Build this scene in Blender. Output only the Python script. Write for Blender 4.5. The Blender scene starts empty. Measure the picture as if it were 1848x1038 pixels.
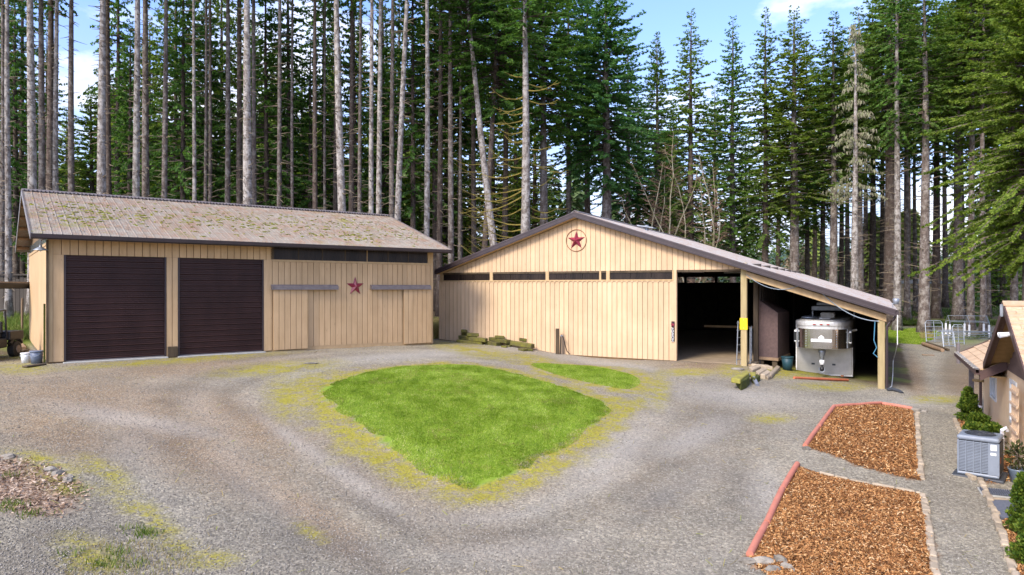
import bpy, math, random
import numpy as np
from mathutils import Vector, Matrix
R = math.radians
rng = np.random.default_rng(7)
random.seed(7)
scn = bpy.context.scene
col = scn.collection

# ------------------------------------------------------------------ camera, sky, sun
CZ = 4.6                 # camera height above datum
F = 1246.0               # focal length in photo pixels (photo 1848 wide)
cam_d = bpy.data.cameras.new('camera'); cam = bpy.data.objects.new('camera', cam_d); col.objects.link(cam)
cam.location = (0, 0, CZ); cam.rotation_euler = (R(90), 0, 0)
cam_d.sensor_width = 36; cam_d.lens = F / 1848 * 36; cam_d.clip_end = 4000; cam_d.clip_start = 0.1
scn.camera = cam
SUN_EL, SUN_AZ = R(40), R(-40)     # azimuth measured from straight behind the camera, minus = left
sdir = Vector((math.sin(SUN_AZ) * math.cos(SUN_EL), -math.cos(SUN_AZ) * math.cos(SUN_EL), math.sin(SUN_EL)))
w = bpy.data.worlds.new('World'); scn.world = w; w.use_nodes = True
nt = w.node_tree; nt.nodes.clear()
out = nt.nodes.new('ShaderNodeOutputWorld'); bg = nt.nodes.new('ShaderNodeBackground')
sky = nt.nodes.new('ShaderNodeTexSky'); sky.sky_type = 'NISHITA'; sky.sun_disc = False
sky.sun_elevation = SUN_EL; sky.sun_rotation = math.pi - SUN_AZ
sky.dust_density = 1.5; sky.air_density = 1.0; sky.ozone_density = 2.0
# thin broken cloud over the whole sky
tc = nt.nodes.new('ShaderNodeTexCoord'); mp = nt.nodes.new('ShaderNodeMapping'); mp.inputs['Scale'].default_value = (2.2, 2.2, 5.0)
mp.inputs['Location'].default_value = (0.35, 0.1, 0.2)
ns = nt.nodes.new('ShaderNodeTexNoise'); ns.inputs['Scale'].default_value = 1.6; ns.inputs['Detail'].default_value = 7; ns.inputs['Roughness'].default_value = .58
rp = nt.nodes.new('ShaderNodeValToRGB'); rp.color_ramp.elements[0].position = .50; rp.color_ramp.elements[1].position = .72
sep = nt.nodes.new('ShaderNodeSeparateXYZ')
hz = nt.nodes.new('ShaderNodeMapRange'); hz.inputs['From Min'].default_value = 0.02; hz.inputs['From Max'].default_value = .34
hz.inputs['To Min'].default_value = .74; hz.inputs['To Max'].default_value = .0
mul = nt.nodes.new('ShaderNodeMath'); mul.operation = 'MULTIPLY'; mul.inputs[1].default_value = .85
mix = nt.nodes.new('ShaderNodeMix'); mix.data_type = 'RGBA'; mix.inputs['B'].default_value = (5.2, 4.9, 4.5, 1)
sat = nt.nodes.new('ShaderNodeMix'); sat.data_type = 'RGBA'; sat.blend_type = 'MULTIPLY'; sat.inputs['Factor'].default_value = 1; sat.inputs['B'].default_value = (.72, .76, .98, 1)
L = nt.links.new
L(tc.outputs['Generated'], mp.inputs['Vector']); L(mp.outputs[0], ns.inputs['Vector']); L(ns.outputs['Fac'], rp.inputs['Fac'])
L(tc.outputs['Generated'], sep.inputs[0]); L(sep.outputs['Z'], hz.inputs['Value'])
L(rp.outputs['Color'], mul.inputs[0])
hmix = nt.nodes.new('ShaderNodeMix'); hmix.data_type = 'RGBA'; hmix.inputs['B'].default_value = (1.95, 2.0, 2.45, 1)
L(sky.outputs[0], sat.inputs['A']); L(sat.outputs['Result'], hmix.inputs['A']); L(hz.outputs['Result'], hmix.inputs['Factor']); L(hmix.outputs['Result'], mix.inputs['A']); L(mul.outputs[0], mix.inputs['Factor'])
L(mix.outputs['Result'], bg.inputs['Color']); bg.inputs['Strength'].default_value = .15
L(bg.outputs[0], out.inputs[0])
sl = bpy.data.lights.new('sun', 'SUN'); sl.energy = 1.75; sl.angle = R(17); sl.color = (1, .91, .76)
sun = bpy.data.objects.new('sun', sl); col.objects.link(sun); sun.location = (0, -20, 60)
sun.rotation_euler = (-sdir).to_track_quat('-Z', 'Y').to_euler()
vs = scn.view_settings; vs.view_transform = 'Standard'; vs.look = 'None'; vs.gamma = 1; vs.exposure = 1.52; vs.use_curve_mapping = False
scn.cycles.max_bounces = 5; scn.cycles.diffuse_bounces = 3; scn.cycles.transparent_max_bounces = 8
scn.cycles.use_denoising = True

# ------------------------------------------------------------------ material helpers
MATS = {}
def nodes_of(name):
    m = bpy.data.materials.new(name); m.use_nodes = True
    n = m.node_tree; b = n.nodes['Principled BSDF']
    return m, n, b
def NN(n, t, **kw):
    x = n.nodes.new(t)
    for k, v in kw.items():
        if k in x.inputs: x.inputs[k].default_value = v
        else: setattr(x, k, v)
    return x
def ramp(n, fac, stops):
    r = n.nodes.new('ShaderNodeValToRGB'); e = r.color_ramp.elements
    while len(e) < len(stops): e.new(.5)
    for i, (p, c) in enumerate(stops):
        e[i].position = p; e[i].color = (*c, 1) if len(c) == 3 else c
    n.links.new(fac, r.inputs['Fac']); return r.outputs['Color']
def mixc(n, fac, a, b, mode='MIX'):
    x = n.nodes.new('ShaderNodeMix'); x.data_type = 'RGBA'; x.blend_type = mode
    for key, v in (('Factor', fac), ('A', a), ('B', b)):
        s = x.inputs[key] if key == 'Factor' else [i for i in x.inputs if i.name == key and i.type == 'RGBA'][0]
        if isinstance(v, (int, float)): s.default_value = v
        elif isinstance(v, tuple): s.default_value = (*v[:3], 1)
        else: n.links.new(v, s)
    return [o for o in x.outputs if o.type == 'RGBA'][0]
def mth(n, op, a, b=None, clamp=False):
    x = n.nodes.new('ShaderNodeMath'); x.operation = op; x.use_clamp = clamp
    for i, v in enumerate((a, b)):
        if v is None: continue
        if isinstance(v, (int, float)): x.inputs[i].default_value = v
        else: n.links.new(v, x.inputs[i])
    return x.outputs[0]
def pos(n, scale=(1, 1, 1), obj=False):
    src = n.nodes.new('ShaderNodeTexCoord').outputs['Object'] if obj else n.nodes.new('ShaderNodeNewGeometry').outputs['Position']
    m = n.nodes.new('ShaderNodeMapping'); m.inputs['Scale'].default_value = scale
    n.links.new(src, m.inputs['Vector']); return m.outputs[0]
def noise(n, vec, scale, detail=4, rough=.55):
    x = NN(n, 'ShaderNodeTexNoise', Scale=scale, Detail=detail, Roughness=rough); n.links.new(vec, x.inputs['Vector']); return x.outputs['Fac']
def bump(n, b, h, strength=.3, dist=.02):
    x = NN(n, 'ShaderNodeBump', Strength=strength, Distance=dist); n.links.new(h, x.inputs['Height']); n.links.new(x.outputs[0], b.inputs['Normal'])
def mk(name, c1, c2=None, scale=3, rough=.8, stretch=(1, 1, 1), bs=0, bscale=None, metal=0, spec=.35, var=0.0, island=0.0, obj=False):
    m, n, b = nodes_of(name)
    c2 = c2 or tuple(v * .82 for v in c1)
    v = pos(n, stretch, obj); f = noise(n, v, scale, 5, .6)
    c = ramp(n, f, [(.32, c2), (.68, c1)])
    if var:
        oi = n.nodes.new('ShaderNodeObjectInfo'); k = mth(n, 'MULTIPLY_ADD', oi.outputs['Random'], 2 * var); n.nodes[-1].inputs[2].default_value = 1 - var
        c = mixc(n, 1.0, c, n.nodes[-1].outputs[0], 'MULTIPLY')
    if island:
        g = n.nodes.new('ShaderNodeNewGeometry'); k = mth(n, 'MULTIPLY_ADD', g.outputs['Random Per Island'], 2 * island); n.nodes[-1].inputs[2].default_value = 1 - island
        c = mixc(n, 1.0, c, n.nodes[-1].outputs[0], 'MULTIPLY')
    n.links.new(c, b.inputs['Base Color'])
    b.inputs['Roughness'].default_value = rough; b.inputs['Metallic'].default_value = metal; b.inputs['Specular IOR Level'].default_value = spec
    if bs: bump(n, b, noise(n, v, bscale or scale * 4, 4, .65), bs, .02)
    MATS[name] = m; return m
def island_mat(name, stops, rough=.9, trans=0.0, tcol=None, nscale=0, spec=.2, vary=None):
    m, n, b = nodes_of(name)
    g = n.nodes.new('ShaderNodeNewGeometry'); c = ramp(n, g.outputs['Random Per Island'], stops)
    if nscale:
        f = mth(n, 'ADD', mth(n, 'MULTIPLY', noise(n, pos(n), nscale, 5, .62), .6), mth(n, 'MULTIPLY', noise(n, pos(n, (2.2, .5, 1)), nscale * 1.6, 4, .6), .4)); k = ramp(n, f, [(.36, (.62, .68, .6)), (.5, (1, 1, 1)), (.62, (1.35, 1.22, 2.2))])
        c = mixc(n, 1.0, c, k, 'MULTIPLY')
    if vary:
        oi = n.nodes.new('ShaderNodeObjectInfo'); k = ramp(n, oi.outputs['Random'], vary); c = mixc(n, 1.0, c, k, 'MULTIPLY')
    n.links.new(c, b.inputs['Base Color']); b.inputs['Roughness'].default_value = rough; b.inputs['Specular IOR Level'].default_value = spec
    if trans:
        t = n.nodes.new('ShaderNodeBsdfTranslucent'); ms = n.nodes.new('ShaderNodeMixShader'); ms.inputs[0].default_value = trans
        n.links.new(mixc(n, 1.0, c, tcol or (1.3, 1.35, .7), 'MULTIPLY'), t.inputs['Color'])
        o = n.nodes['Material Output']; n.links.new(b.outputs[0], ms.inputs[1]); n.links.new(t.outputs[0], ms.inputs[2]); n.links.new(ms.outputs[0], o.inputs['Surface'])
    MATS[name] = m; return m

# ------------------------------------------------------------------ mesh helpers
class MB:
    def __init__(s): s.v = []; s.f = []; s.m = []; s.cur = 0
    def poly(s, pts, faces):
        o = len(s.v); s.v += [tuple(p) for p in pts]; s.f += [tuple(o + i for i in f) for f in faces]; s.m += [s.cur] * len(faces)
    def box(s, x0, x1, y0, y1, z0, z1):
        s.poly([(x0, y0, z0), (x1, y0, z0), (x1, y1, z0), (x0, y1, z0), (x0, y0, z1), (x1, y0, z1), (x1, y1, z1), (x0, y1, z1)],
               [(3, 2, 1, 0), (4, 5, 6, 7), (0, 1, 5, 4), (1, 2, 6, 5), (2, 3, 7, 6), (3, 0, 4, 7)]); return s
    def hexa(s, p):   # 8 points: bottom 4, top 4
        s.poly(p, [(3, 2, 1, 0), (4, 5, 6, 7), (0, 1, 5, 4), (1, 2, 6, 5), (2, 3, 7, 6), (3, 0, 4, 7)]); return s
    def prism(s, pts2, y0, y1, axis='y'):   # polygon in (x,z), extruded along y (or other axis)
        n = len(pts2)
        def P(a, b, t): return (a, t, b) if axis == 'y' else ((t, a, b) if axis == 'x' else (a, b, t))
        s.poly([P(a, b, y0) for a, b in pts2] + [P(a, b, y1) for a, b in pts2],
               [tuple(range(n)), tuple(range(2 * n - 1, n - 1, -1))] + [(i, i + n, (i + 1) % n + n, (i + 1) % n) for i in range(n)]); return s
    def tube(s, pts, r, k=8, cap=True):
        pts = [Vector(p) for p in pts]; rs = r if isinstance(r, (list, tuple)) else [r] * len(pts)
        o = len(s.v); ref = None
        for i, p in enumerate(pts):
            t = (pts[min(i + 1, len(pts) - 1)] - pts[max(i - 1, 0)]).normalized()
            if ref is None: ref = t.orthogonal().normalized()
            ref = (ref - t * ref.dot(t))
            ref = ref.normalized() if ref.length > 1e-6 else t.orthogonal().normalized()
            b = t.cross(ref)
            for j in range(k):
                a = 2 * math.pi * j / k; q = p + (ref * math.cos(a) + b * math.sin(a)) * rs[i]; s.v.append(tuple(q))
        for i in range(len(pts) - 1):
            for j in range(k):
                a = o + i * k + j; b_ = o + i * k + (j + 1) % k; s.f.append((a, b_, b_ + k, a + k)); s.m.append(s.cur)
        if cap:
            s.f.append(tuple(o + j for j in range(k - 1, -1, -1))); s.f.append(tuple(o + (len(pts) - 1) * k + j for j in range(k))); s.m += [s.cur] * 2
        return s
    def lathe(s, prof, k=20, c=(0, 0, 0)):   # prof list of (r,z)
        o = len(s.v); n = len(prof)
        for r, z in prof:
            for j in range(k):
                a = 2 * math.pi * j / k; s.v.append((c[0] + r * math.cos(a), c[1] + r * math.sin(a), c[2] + z))
        for i in range(n - 1):
            for j in range(k):
                a = o + i * k + j; b = o + i * k + (j + 1) % k; s.f.append((a, b, b + k, a + k)); s.m.append(s.cur)
        s.f.append(tuple(o + j for j in range(k - 1, -1, -1))); s.f.append(tuple(o + (n - 1) * k + j for j in range(k))); s.m += [s.cur] * 2
        return s
    def mesh(s, name, mats, smooth=False):
        me = bpy.data.meshes.new(name); me.from_pydata(s.v, [], s.f)
        for m in (mats if isinstance(mats, (list, tuple)) else [mats]): me.materials.append(MATS[m] if isinstance(m, str) else m)
        if max(s.m, default=0): me.polygons.foreach_set('material_index', s.m)
        if smooth: me.polygons.foreach_set('use_smooth', [True] * len(me.polygons))
        me.update(); return me
def link(name, me, parent=None, loc=(0, 0, 0), rot=(0, 0, 0), scale=(1, 1, 1)):
    o = bpy.data.objects.new(name, me); col.objects.link(o); o.parent = parent; o.location = loc; o.rotation_euler = rot; o.scale = scale; return o
def obj(name, mb, mats, parent=None, loc=(0, 0, 0), rot=(0, 0, 0), smooth=False):
    return link(name, mb.mesh(name, mats, smooth), parent, loc, rot)
def bev(o, wd=.02, seg=2):
    m = o.modifiers.new('bevel', 'BEVEL'); m.width = wd; m.segments = seg; m.limit_method = 'ANGLE'; return o
def thing(name, label, cat, loc=(0, 0, 0), rz=0, group=None):
    o = bpy.data.objects.new(name, None); col.objects.link(o); o.location = loc; o.rotation_euler = (0, 0, rz); o.empty_display_size = .2
    return tag(o, label, cat, group)
def tag(o, label=None, cat=None, group=None, kind=None):
    if label: o['label'] = label
    if cat: o['category'] = cat
    if group: o['group'] = group
    if kind: o['kind'] = kind
    return o
def np_mesh(name, V, Fc, mats, smooth=False):
    V = np.asarray(V, np.float32).reshape(-1, 3); Fc = np.asarray(Fc, np.int32); k = Fc.shape[1]
    me = bpy.data.meshes.new(name); me.vertices.add(len(V)); me.vertices.foreach_set('co', V.ravel())
    me.loops.add(Fc.size); me.loops.foreach_set('vertex_index', Fc.ravel())
    me.polygons.add(len(Fc)); me.polygons.foreach_set('loop_start', np.arange(0, Fc.size, k, dtype=np.int32))
    for m in (mats if isinstance(mats, (list, tuple)) else [mats]): me.materials.append(MATS[m] if isinstance(m, str) else m)
    if smooth: me.polygons.foreach_set('use_smooth', np.ones(len(Fc), bool))
    me.update(calc_edges=True); me.validate(); return me
def ordinal(i):
    ones = ['', 'first', 'second', 'third', 'fourth', 'fifth', 'sixth', 'seventh', 'eighth', 'ninth', 'tenth', 'eleventh', 'twelfth', 'thirteenth', 'fourteenth', 'fifteenth', 'sixteenth', 'seventeenth', 'eighteenth', 'nineteenth']
    n = i + 1
    if n < 20: return ones[n]
    return {2: 'twentieth', 3: 'thirtieth', 4: 'fortieth', 5: 'fiftieth'}[n // 10] if n % 10 == 0 else {2: 'twenty', 3: 'thirty', 4: 'forty', 5: 'fifty'}[n // 10] + '-' + ones[n % 10]

# ------------------------------------------------------------------ ground heights (relative to camera height), measured from the place
GP = np.array([  # x, y, z
 (-17.1, 25.5, -2.82), (-10.9, 30.2, -2.84), (-4.1, 35.5, -2.93), (-23.7, 34.1, -2.75), (-4.0, 39.0, -2.95), (1.1, 36.3, -3.26), (2.5, 35.6, -3.42), (7.7, 32.8, -3.50),
 (10.45, 31.35, -3.52), (13.9, 30.8, -4.02), (15.5, 28.7, -4.24), (12.8, 29.6, -3.9), (11.2, 16.3, -4.5), (16.6, 24.3, -4.5), (13.5, 18.3, -4.5), (8.5, 11.5, -4.62), (0, 11, -4.45), (-8, 9, -3.85), (-14, 14, -3.4), (-14, 20, -3.05),
 (-6, 14, -4.0), (-.9, 14.8, -4.3), (-1.4, 19.1, -3.75), (-2.7, 27.3, -3.12), (2.7, 26.7, -3.5), (6, 24, -3.7), (6, 17, -4.2), (-8, 24, -3.1), (28, 49, -4.0), (33, 56, -3.9), (22, 35, -4.3), (20, 28, -4.45),
 (12, 60, -3.6), (25, 66, -3.5), (45, 70, -3.3), (40, 55, -3.8), (60, 100, -2.2), (30, 100, -2.2), (0, 60, -2.7), (-20, 48, -2.4), (-33, 46, -2.0), (-45, 60, -1.7), (-30, 34, -2.5), (0, 100, -2.2), (-50, 100, -1.6), (-40, 20, -2.7),
 (20, 5, -4.8), (0, -5, -5.0), (-20, 0, -3.6), (40, 20, -4.6), (0, 0, -4.9), (10, 5, -4.8), (100, 60, -3), (-100, 60, -1.5), (0, -60, -5.5), (200, 200, -2.5), (-200, 200, -2), (0, 300, -2), (0, 1500, -2), (1200, 900, -2), (-1200, 900, -2), (900, -400, -4), (-900, -400, -4)], float)
def _phi(d): return np.sqrt(d * d + 9.0)
_A = _phi(np.hypot(GP[:, 0][:, None] - GP[:, 0], GP[:, 1][:, None] - GP[:, 1])); n_ = len(GP)
_M = np.block([[_A, np.ones((n_, 1))], [np.ones((1, n_)), np.zeros((1, 1))]])
_W = np.linalg.solve(_M, np.r_[GP[:, 2], 0])
def zrel(x, y):
    x = np.asarray(x, float); y = np.asarray(y, float); sh = x.shape; x = x.ravel(); y = y.ravel(); o = np.full(x.shape, _W[-1])
    for i in range(n_): o += _W[i] * _phi(np.hypot(x - GP[i, 0], y - GP[i, 1]))
    return o.reshape(sh)
def gz(x, y): return float(zrel(x, y)) + CZ
def ground(px, py, lift=0):
    "ground point seen at a photo position"
    X, Y = (px - 924) / F, (py - 519) / F
    lo, hi = 3.0, 140.0
    for _ in range(34):
        d = (lo + hi) / 2
        if -Y * d > float(zrel(X * d, d)): lo = d
        else: hi = d
    return Vector((X * lo, lo, gz(X * lo, lo) + lift))
class Frame:
    "a building's own axes: u to the right along its front, v into it"
    def __init__(s, ox, oy, deg): s.ox, s.oy, s.a = ox, oy, R(deg); s.c, s.s = math.cos(s.a), math.sin(s.a)
    def u(s, px, v=0):
        X = (px - 924) / F; bx, by = s.ox - s.s * v, s.oy + s.c * v
        return (X * by - bx) / (s.c - X * s.s)
    def z(s, py, u, v=0): return -(py - 519) / F * (s.oy + s.c * v + s.s * u) + CZ
    def w(s, u, v): return (s.ox + s.c * u - s.s * v, s.oy + s.s * u + s.c * v)
    def g(s, u, v=0): return gz(*s.w(u, v))
    def loc(s, x, y): dx, dy = x - s.ox, y - s.oy; return (dx * s.c + dy * s.s, -dx * s.s + dy * s.c)
GA = Frame(-17.13, 25.5, 37.5)
BA = Frame(3.22, 35.2, -28)
HO = Frame(16.6, 24.3, -28)
def inpoly(x, y, P):
    x = np.asarray(x); y = np.asarray(y); r = np.zeros(x.shape, bool); n = len(P)
    for i in range(n):
        x0, y0 = P[i][:2]; x1, y1 = P[(i + 1) % n][:2]
        c = ((y0 > y) != (y1 > y)) & (x < (x1 - x0) * (y - y0) / ((y1 - y0) if y1 != y0 else 1e-9) + x0); r ^= c
    return r
def polydist(x, y, P):
    d = np.full(np.shape(x), 1e9); n = len(P)
    for i in range(n):
        ax, ay = P[i][:2]; bx, by = P[(i + 1) % n][:2]; L2 = (bx - ax) ** 2 + (by - ay) ** 2 + 1e-9
        t = np.clip(((x - ax) * (bx - ax) + (y - ay) * (by - ay)) / L2, 0, 1); d = np.minimum(d, np.hypot(x - ax - t * (bx - ax), y - ay - t * (by - ay)))
    return d
def smooth_poly(P, n=3):
    P = np.array(P, float)
    for _ in range(n): Q = np.roll(P, -1, 0); P = np.stack([.75 * P + .25 * Q, .25 * P + .75 * Q], 1).reshape(-1, P.shape[1])
    return P
def vnoise(x, y, s, seed=0):
    r = np.random.default_rng(seed); T = r.random((64, 64)); x = np.asarray(x) / s; y = np.asarray(y) / s
    i = np.floor(x).astype(int); j = np.floor(y).astype(int); fx = x - i; fy = y - j; fx = fx * fx * (3 - 2 * fx); fy = fy * fy * (3 - 2 * fy)
    a = T[i % 64, j % 64]; b = T[(i + 1) % 64, j % 64]; c = T[i % 64, (j + 1) % 64]; d = T[(i + 1) % 64, (j + 1) % 64]
    return (a * (1 - fx) + b * fx) * (1 - fy) + (c * (1 - fx) + d * fx) * fy
def gpoly(pts): return np.array([ground(a, b)[:2] for a, b in pts])

# ------------------------------------------------------------------ materials
def ground_mat():
    m, n, b = nodes_of('ground')
    P = pos(n)
    A = NN(n, 'ShaderNodeVertexColor', layer_name='zone_a'); B = NN(n, 'ShaderNodeVertexColor', layer_name='zone_b')
    sa = n.nodes.new('ShaderNodeSeparateColor'); sb = n.nodes.new('ShaderNodeSeparateColor'); n.links.new(A.outputs[0], sa.inputs[0]); n.links.new(B.outputs[0], sb.inputs[0])
    brown, moss, grass, duff = sa.outputs[0], sa.outputs[1], sa.outputs[2], A.outputs['Alpha']
    mulch, pale, dark, pink = sb.outputs[0], sb.outputs[1], sb.outputs[2], B.outputs['Alpha']
    vor = NN(n, 'ShaderNodeTexVoronoi', Scale=22.0); n.links.new(P, vor.inputs['Vector'])
    vor2 = NN(n, 'ShaderNodeTexVoronoi', Scale=48.0); n.links.new(P, vor2.inputs['Vector'])
    sv = n.nodes.new('ShaderNodeSeparateColor'); n.links.new(vor.outputs['Color'], sv.inputs[0])
    sv2 = n.nodes.new('ShaderNodeSeparateColor'); n.links.new(vor2.outputs['Color'], sv2.inputs[0])
    big = noise(n, P, .45, 6, .62); mid = noise(n, P, 2.3, 5, .65); fine = noise(n, P, 14, 5, .7)
    gr = ramp(n, sv.outputs[0], [(0, (.135, .128, .122)), (.45, (.19, .182, .172)), (.8, (.24, .23, .218)), (1, (.32, .305, .285))])
    br = ramp(n, sv2.outputs[0], [(0, (.10, .072, .052)), (.5, (.19, .142, .108)), (.85, (.26, .21, .17)), (1, (.36, .315, .26))])
    kb = mth(n, 'ADD', brown, mth(n, 'MULTIPLY', mth(n, 'SUBTRACT', mid, .5), .9), True)
    c = mixc(n, kb, gr, br)
    c = mixc(n, 1.0, c, ramp(n, big, [(.3, (.78, .78, .8)), (.7, (1.2, 1.18, 1.14))]), 'MULTIPLY')
    c = mixc(n, 1.0, c, ramp(n, fine, [(.3, (.84, .84, .84)), (.7, (1.15, 1.15, 1.15))]), 'MULTIPLY')
    c = mixc(n, 1.0, c, (1.2, 1.125, .90), 'MULTIPLY')
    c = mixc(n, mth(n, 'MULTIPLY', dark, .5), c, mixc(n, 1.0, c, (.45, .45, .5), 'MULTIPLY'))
    c = mixc(n, mth(n, 'MULTIPLY', pale, .7), c, mixc(n, .5, c, (.44, .42, .38)))
    du = ramp(n, mid, [(.3, (.045, .03, .018)), (.5, (.1, .068, .04)), (.75, (.07, .075, .03))])
    c = mixc(n, duff, c, du)
    pk = ramp(n, sv.outputs[1], [(0, (.12, .072, .045)), (.6, (.29, .2, .135)), (1, (.42, .33, .25))]); c = mixc(n, pink, c, pk)
    mu = ramp(n, sv.outputs[2], [(0, (.06, .025, .01)), (.6, (.2, .09, .035)), (1, (.36, .19, .08))]); c = mixc(n, mulch, c, mu)
    km = mth(n, 'MULTIPLY', moss, ramp(n, mth(n, 'ADD', mth(n, 'MULTIPLY', mid, .6), mth(n, 'MULTIPLY', fine, .4)), [(.42, (0, 0, 0)), (.55, (1, 1, 1))]))
    km = mth(n, 'ADD', km, mth(n, 'MULTIPLY', moss, .12), True)
    c = mixc(n, km, c, ramp(n, fine, [(.3, (.16, .13, .02)), (.5, (.27, .24, .035)), (.7, (.38, .33, .06))]))
    gs = ramp(n, mid, [(.25, (.12, .2, .018)), (.5, (.19, .28, .028)), (.75, (.27, .31, .05))]); c = mixc(n, grass, c, gs)
    n.links.new(c, b.inputs['Base Color']); b.inputs['Roughness'].default_value = .95; b.inputs['Specular IOR Level'].default_value = .15
    h = mth(n, 'ADD', mth(n, 'MULTIPLY', vor.outputs['Distance'], -1.0), mth(n, 'MULTIPLY', mid, 1.2)); bump(n, b, h, .38, .04)
    MATS['ground'] = m
ground_mat()
def wall_mat(name, c1, c2, dirt=.35):
    m, n, b = nodes_of(name)
    P = pos(n, (1, 1, .12)); f = noise(n, P, 6, 5, .65); c = ramp(n, f, [(.3, c2), (.7, c1)])
    f2 = noise(n, pos(n), .5, 4, .6); c = mixc(n, 1.0, c, ramp(n, f2, [(.3, (.88, .87, .85)), (.7, (1.06, 1.06, 1.06))]), 'MULTIPLY')
    oi = n.nodes.new('ShaderNodeObjectInfo'); c = mixc(n, 1.0, c, ramp(n, oi.outputs['Random'], [(0, (.92, .92, .92)), (1, (1.05, 1.04, 1.03))]), 'MULTIPLY')
    # rain streaks and weathering
    st = noise(n, pos(n, (5, 5, .25)), 2.5, 5, .7); c = mixc(n, ramp(n, st, [(.56, (0, 0, 0)), (.75, (dirt, dirt, dirt))]), c, tuple(v * .55 for v in c2))
    kn = noise(n, pos(n, (1, 1, .35)), 9, 2, .5); c = mixc(n, ramp(n, kn, [(.7, (0, 0, 0)), (.76, (.35, .35, .35))]), c, tuple(v * .5 for v in c2))
    n.links.new(c, b.inputs['Base Color']); b.inputs['Roughness'].default_value = .82; b.inputs['Specular IOR Level'].default_value = .2
    bump(n, b, f, .2, .01); MATS[name] = m
wall_mat('barn_siding', (.62, .45, .285), (.56, .395, .24), .25)
wall_mat('garage_siding', (.60, .415, .235), (.51, .345, .185), .35)
mk('groove', (.2, .125, .06), (.15, .09, .045), 3)
mk('trim_tan', (.50, .35, .19), (.42, .28, .14), 5, stretch=(1, 1, .2), bs=.15)
mk('post_wood', (.42, .33, .17), (.30, .23, .11), 6, stretch=(1, 1, .15), bs=.2)
mk('dark_wood', (.10, .07, .04), (.05, .035, .02), 5, stretch=(1, 1, .2), bs=.3)
mk('rafter_wood', (.36, .21, .1), (.24, .13, .055), 4, bs=.2)
mk('fascia', (.045, .029, .03), (.03, .02, .021), 2, rough=.45, spec=.5)
mk('fascia_light', (.075, .054, .055), (.055, .04, .041), 2, rough=.4, spec=.5)
mk('rollup', (.052, .023, .020), (.032, .014, .0125), 1.4, rough=.42, spec=.3, stretch=(1, 1, .4))
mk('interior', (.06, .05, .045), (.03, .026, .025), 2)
mk('interior_floor', (.34, .26, .17), (.24, .18, .115), 2.5, bs=.3)
mk('conc', (.4, .39, .36), (.3, .3, .27), 4, bs=.1)
mk('star_red', (.26, .022, .05), (.19, .015, .035), 3, rough=.4, spec=.5)
mk('rust', (.3, .13, .06), (.2, .08, .04), 8)
mk('rail_metal', (.2, .17, .16), (.13, .11, .11), 5, rough=.4, spec=.5)
mk('glazing', (.035, .025, .02), (.014, .010, .009), 3, rough=.3, spec=.25, stretch=(1, 1, .2))
mk('black', (.015, .015, .016), None, 3, rough=.5)
mk('galv', (.36, .39, .42), (.26, .28, .31), 6, rough=.45, metal=.6, spec=.5)
mk('white_paint', (.78, .78, .78), (.68, .68, .67), 4, rough=.5)
mk('white_pvc', (.8, .8, .82), None, 4, rough=.4)
mk('yellow', (.85, .6, .01), (.8, .53, .01), 3, rough=.5)
mk('brown_box', (.12, .078, .07), (.085, .055, .05), 9, rough=.85, bs=.25, bscale=60)
mk('timber', (.35, .28, .16), (.2, .15, .08), 4, bs=.4, stretch=(1, 1, 1))
mk('chrome', (.72, .70, .66), (.6, .58, .53), 2.5, rough=.14, metal=1)
mk('trailer_skin', (.46, .44, .405), (.37, .355, .32), 3, rough=.38, metal=.55, spec=.5)
mk('trailer_white', (.66, .66, .65), (.52, .51, .48), 4, rough=.3, metal=.35, spec=.5)
mk('trailer_roof', (.62, .6, .54), (.42, .38, .3), 3.0, rough=.5)
mk('dark_glass', (.015, .018, .02), None, 3, rough=.06, spec=.8)
mk('pane', (.2, .24, .25), (.12, .16, .16), 2, rough=.06, spec=.8)
mk('red_lens', (.4, .03, .02), None, 3, rough=.3)
mk('terracotta', (.54, .2, .135), (.44, .155, .1), 3, rough=.7)
mk('orange', (.5, .15, .07), (.4, .11, .05), 4)
mk('teal_bucket', (.02, .06, .075), (.014, .045, .055), 4, rough=.5)
mk('grey_bucket', (.15, .18, .24), (.1, .12, .17), 4, rough=.5)
mk('hose', (.05, .035, .03), None, 4, rough=.6)
mk('cable', (.3, .36, .42), None, 4, rough=.6)
mk('rope_white', (.7, .7, .66), None, 4)
mk('blue_rope', (.08, .25, .38), None, 4)
mk('pipe_grey', (.22, .24, .29), (.15, .16, .2), 30, rough=.6)
mk('ac_body', (.22, .25, .295), (.18, .205, .245), 4, rough=.4, spec=.5)
mk('ac_dark', (.05, .055, .065), None, 4, rough=.5)
mk('ac_coil', (.05, .058, .07), None, 4, rough=.6)
mk('stucco', (.78, .57, .35), (.71, .51, .305), 3, bs=.25, bscale=90)
mk('house_brown', (.13, .085, .07), (.095, .06, .05), 4, rough=.7, stretch=(.3, .3, 4))
mk('house_fascia', (.10, .058, .05), (.075, .043, .038), 4, rough=.55)
mk('soffit', (.36, .24, .10), (.27, .18, .075), 5, stretch=(1, 1, 1), bs=.1)
mk('shingle', (.56, .40, .255), (.46, .31, .185), 9, rough=.9, var=.13, bs=.35, bscale=70)
mk('window_white', (.75, .76, .74), None, 4, rough=.4)
mk('trellis', (.75, .55, .36), (.66, .47, .3), 4)
mk('pot_blue', (.16, .2, .24), (.12, .15, .19), 5, rough=.35, spec=.5)
mk('mat_grey', (.13, .14, .17), (.08, .09, .11), 20)
mk('paver', (.42, .335, .235), (.29, .235, .165), 5, rough=.9, var=.22, bs=.4, bscale=30)
mk('rock', (.3, .265, .215), (.12, .108, .09), 4, rough=.9, var=.25, bs=.5, bscale=14)
mk('mossy_timber', (.075, .065, .03), (.15, .14, .02), 5, rough=.95, bs=.5, bscale=18, var=.25)
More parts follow.
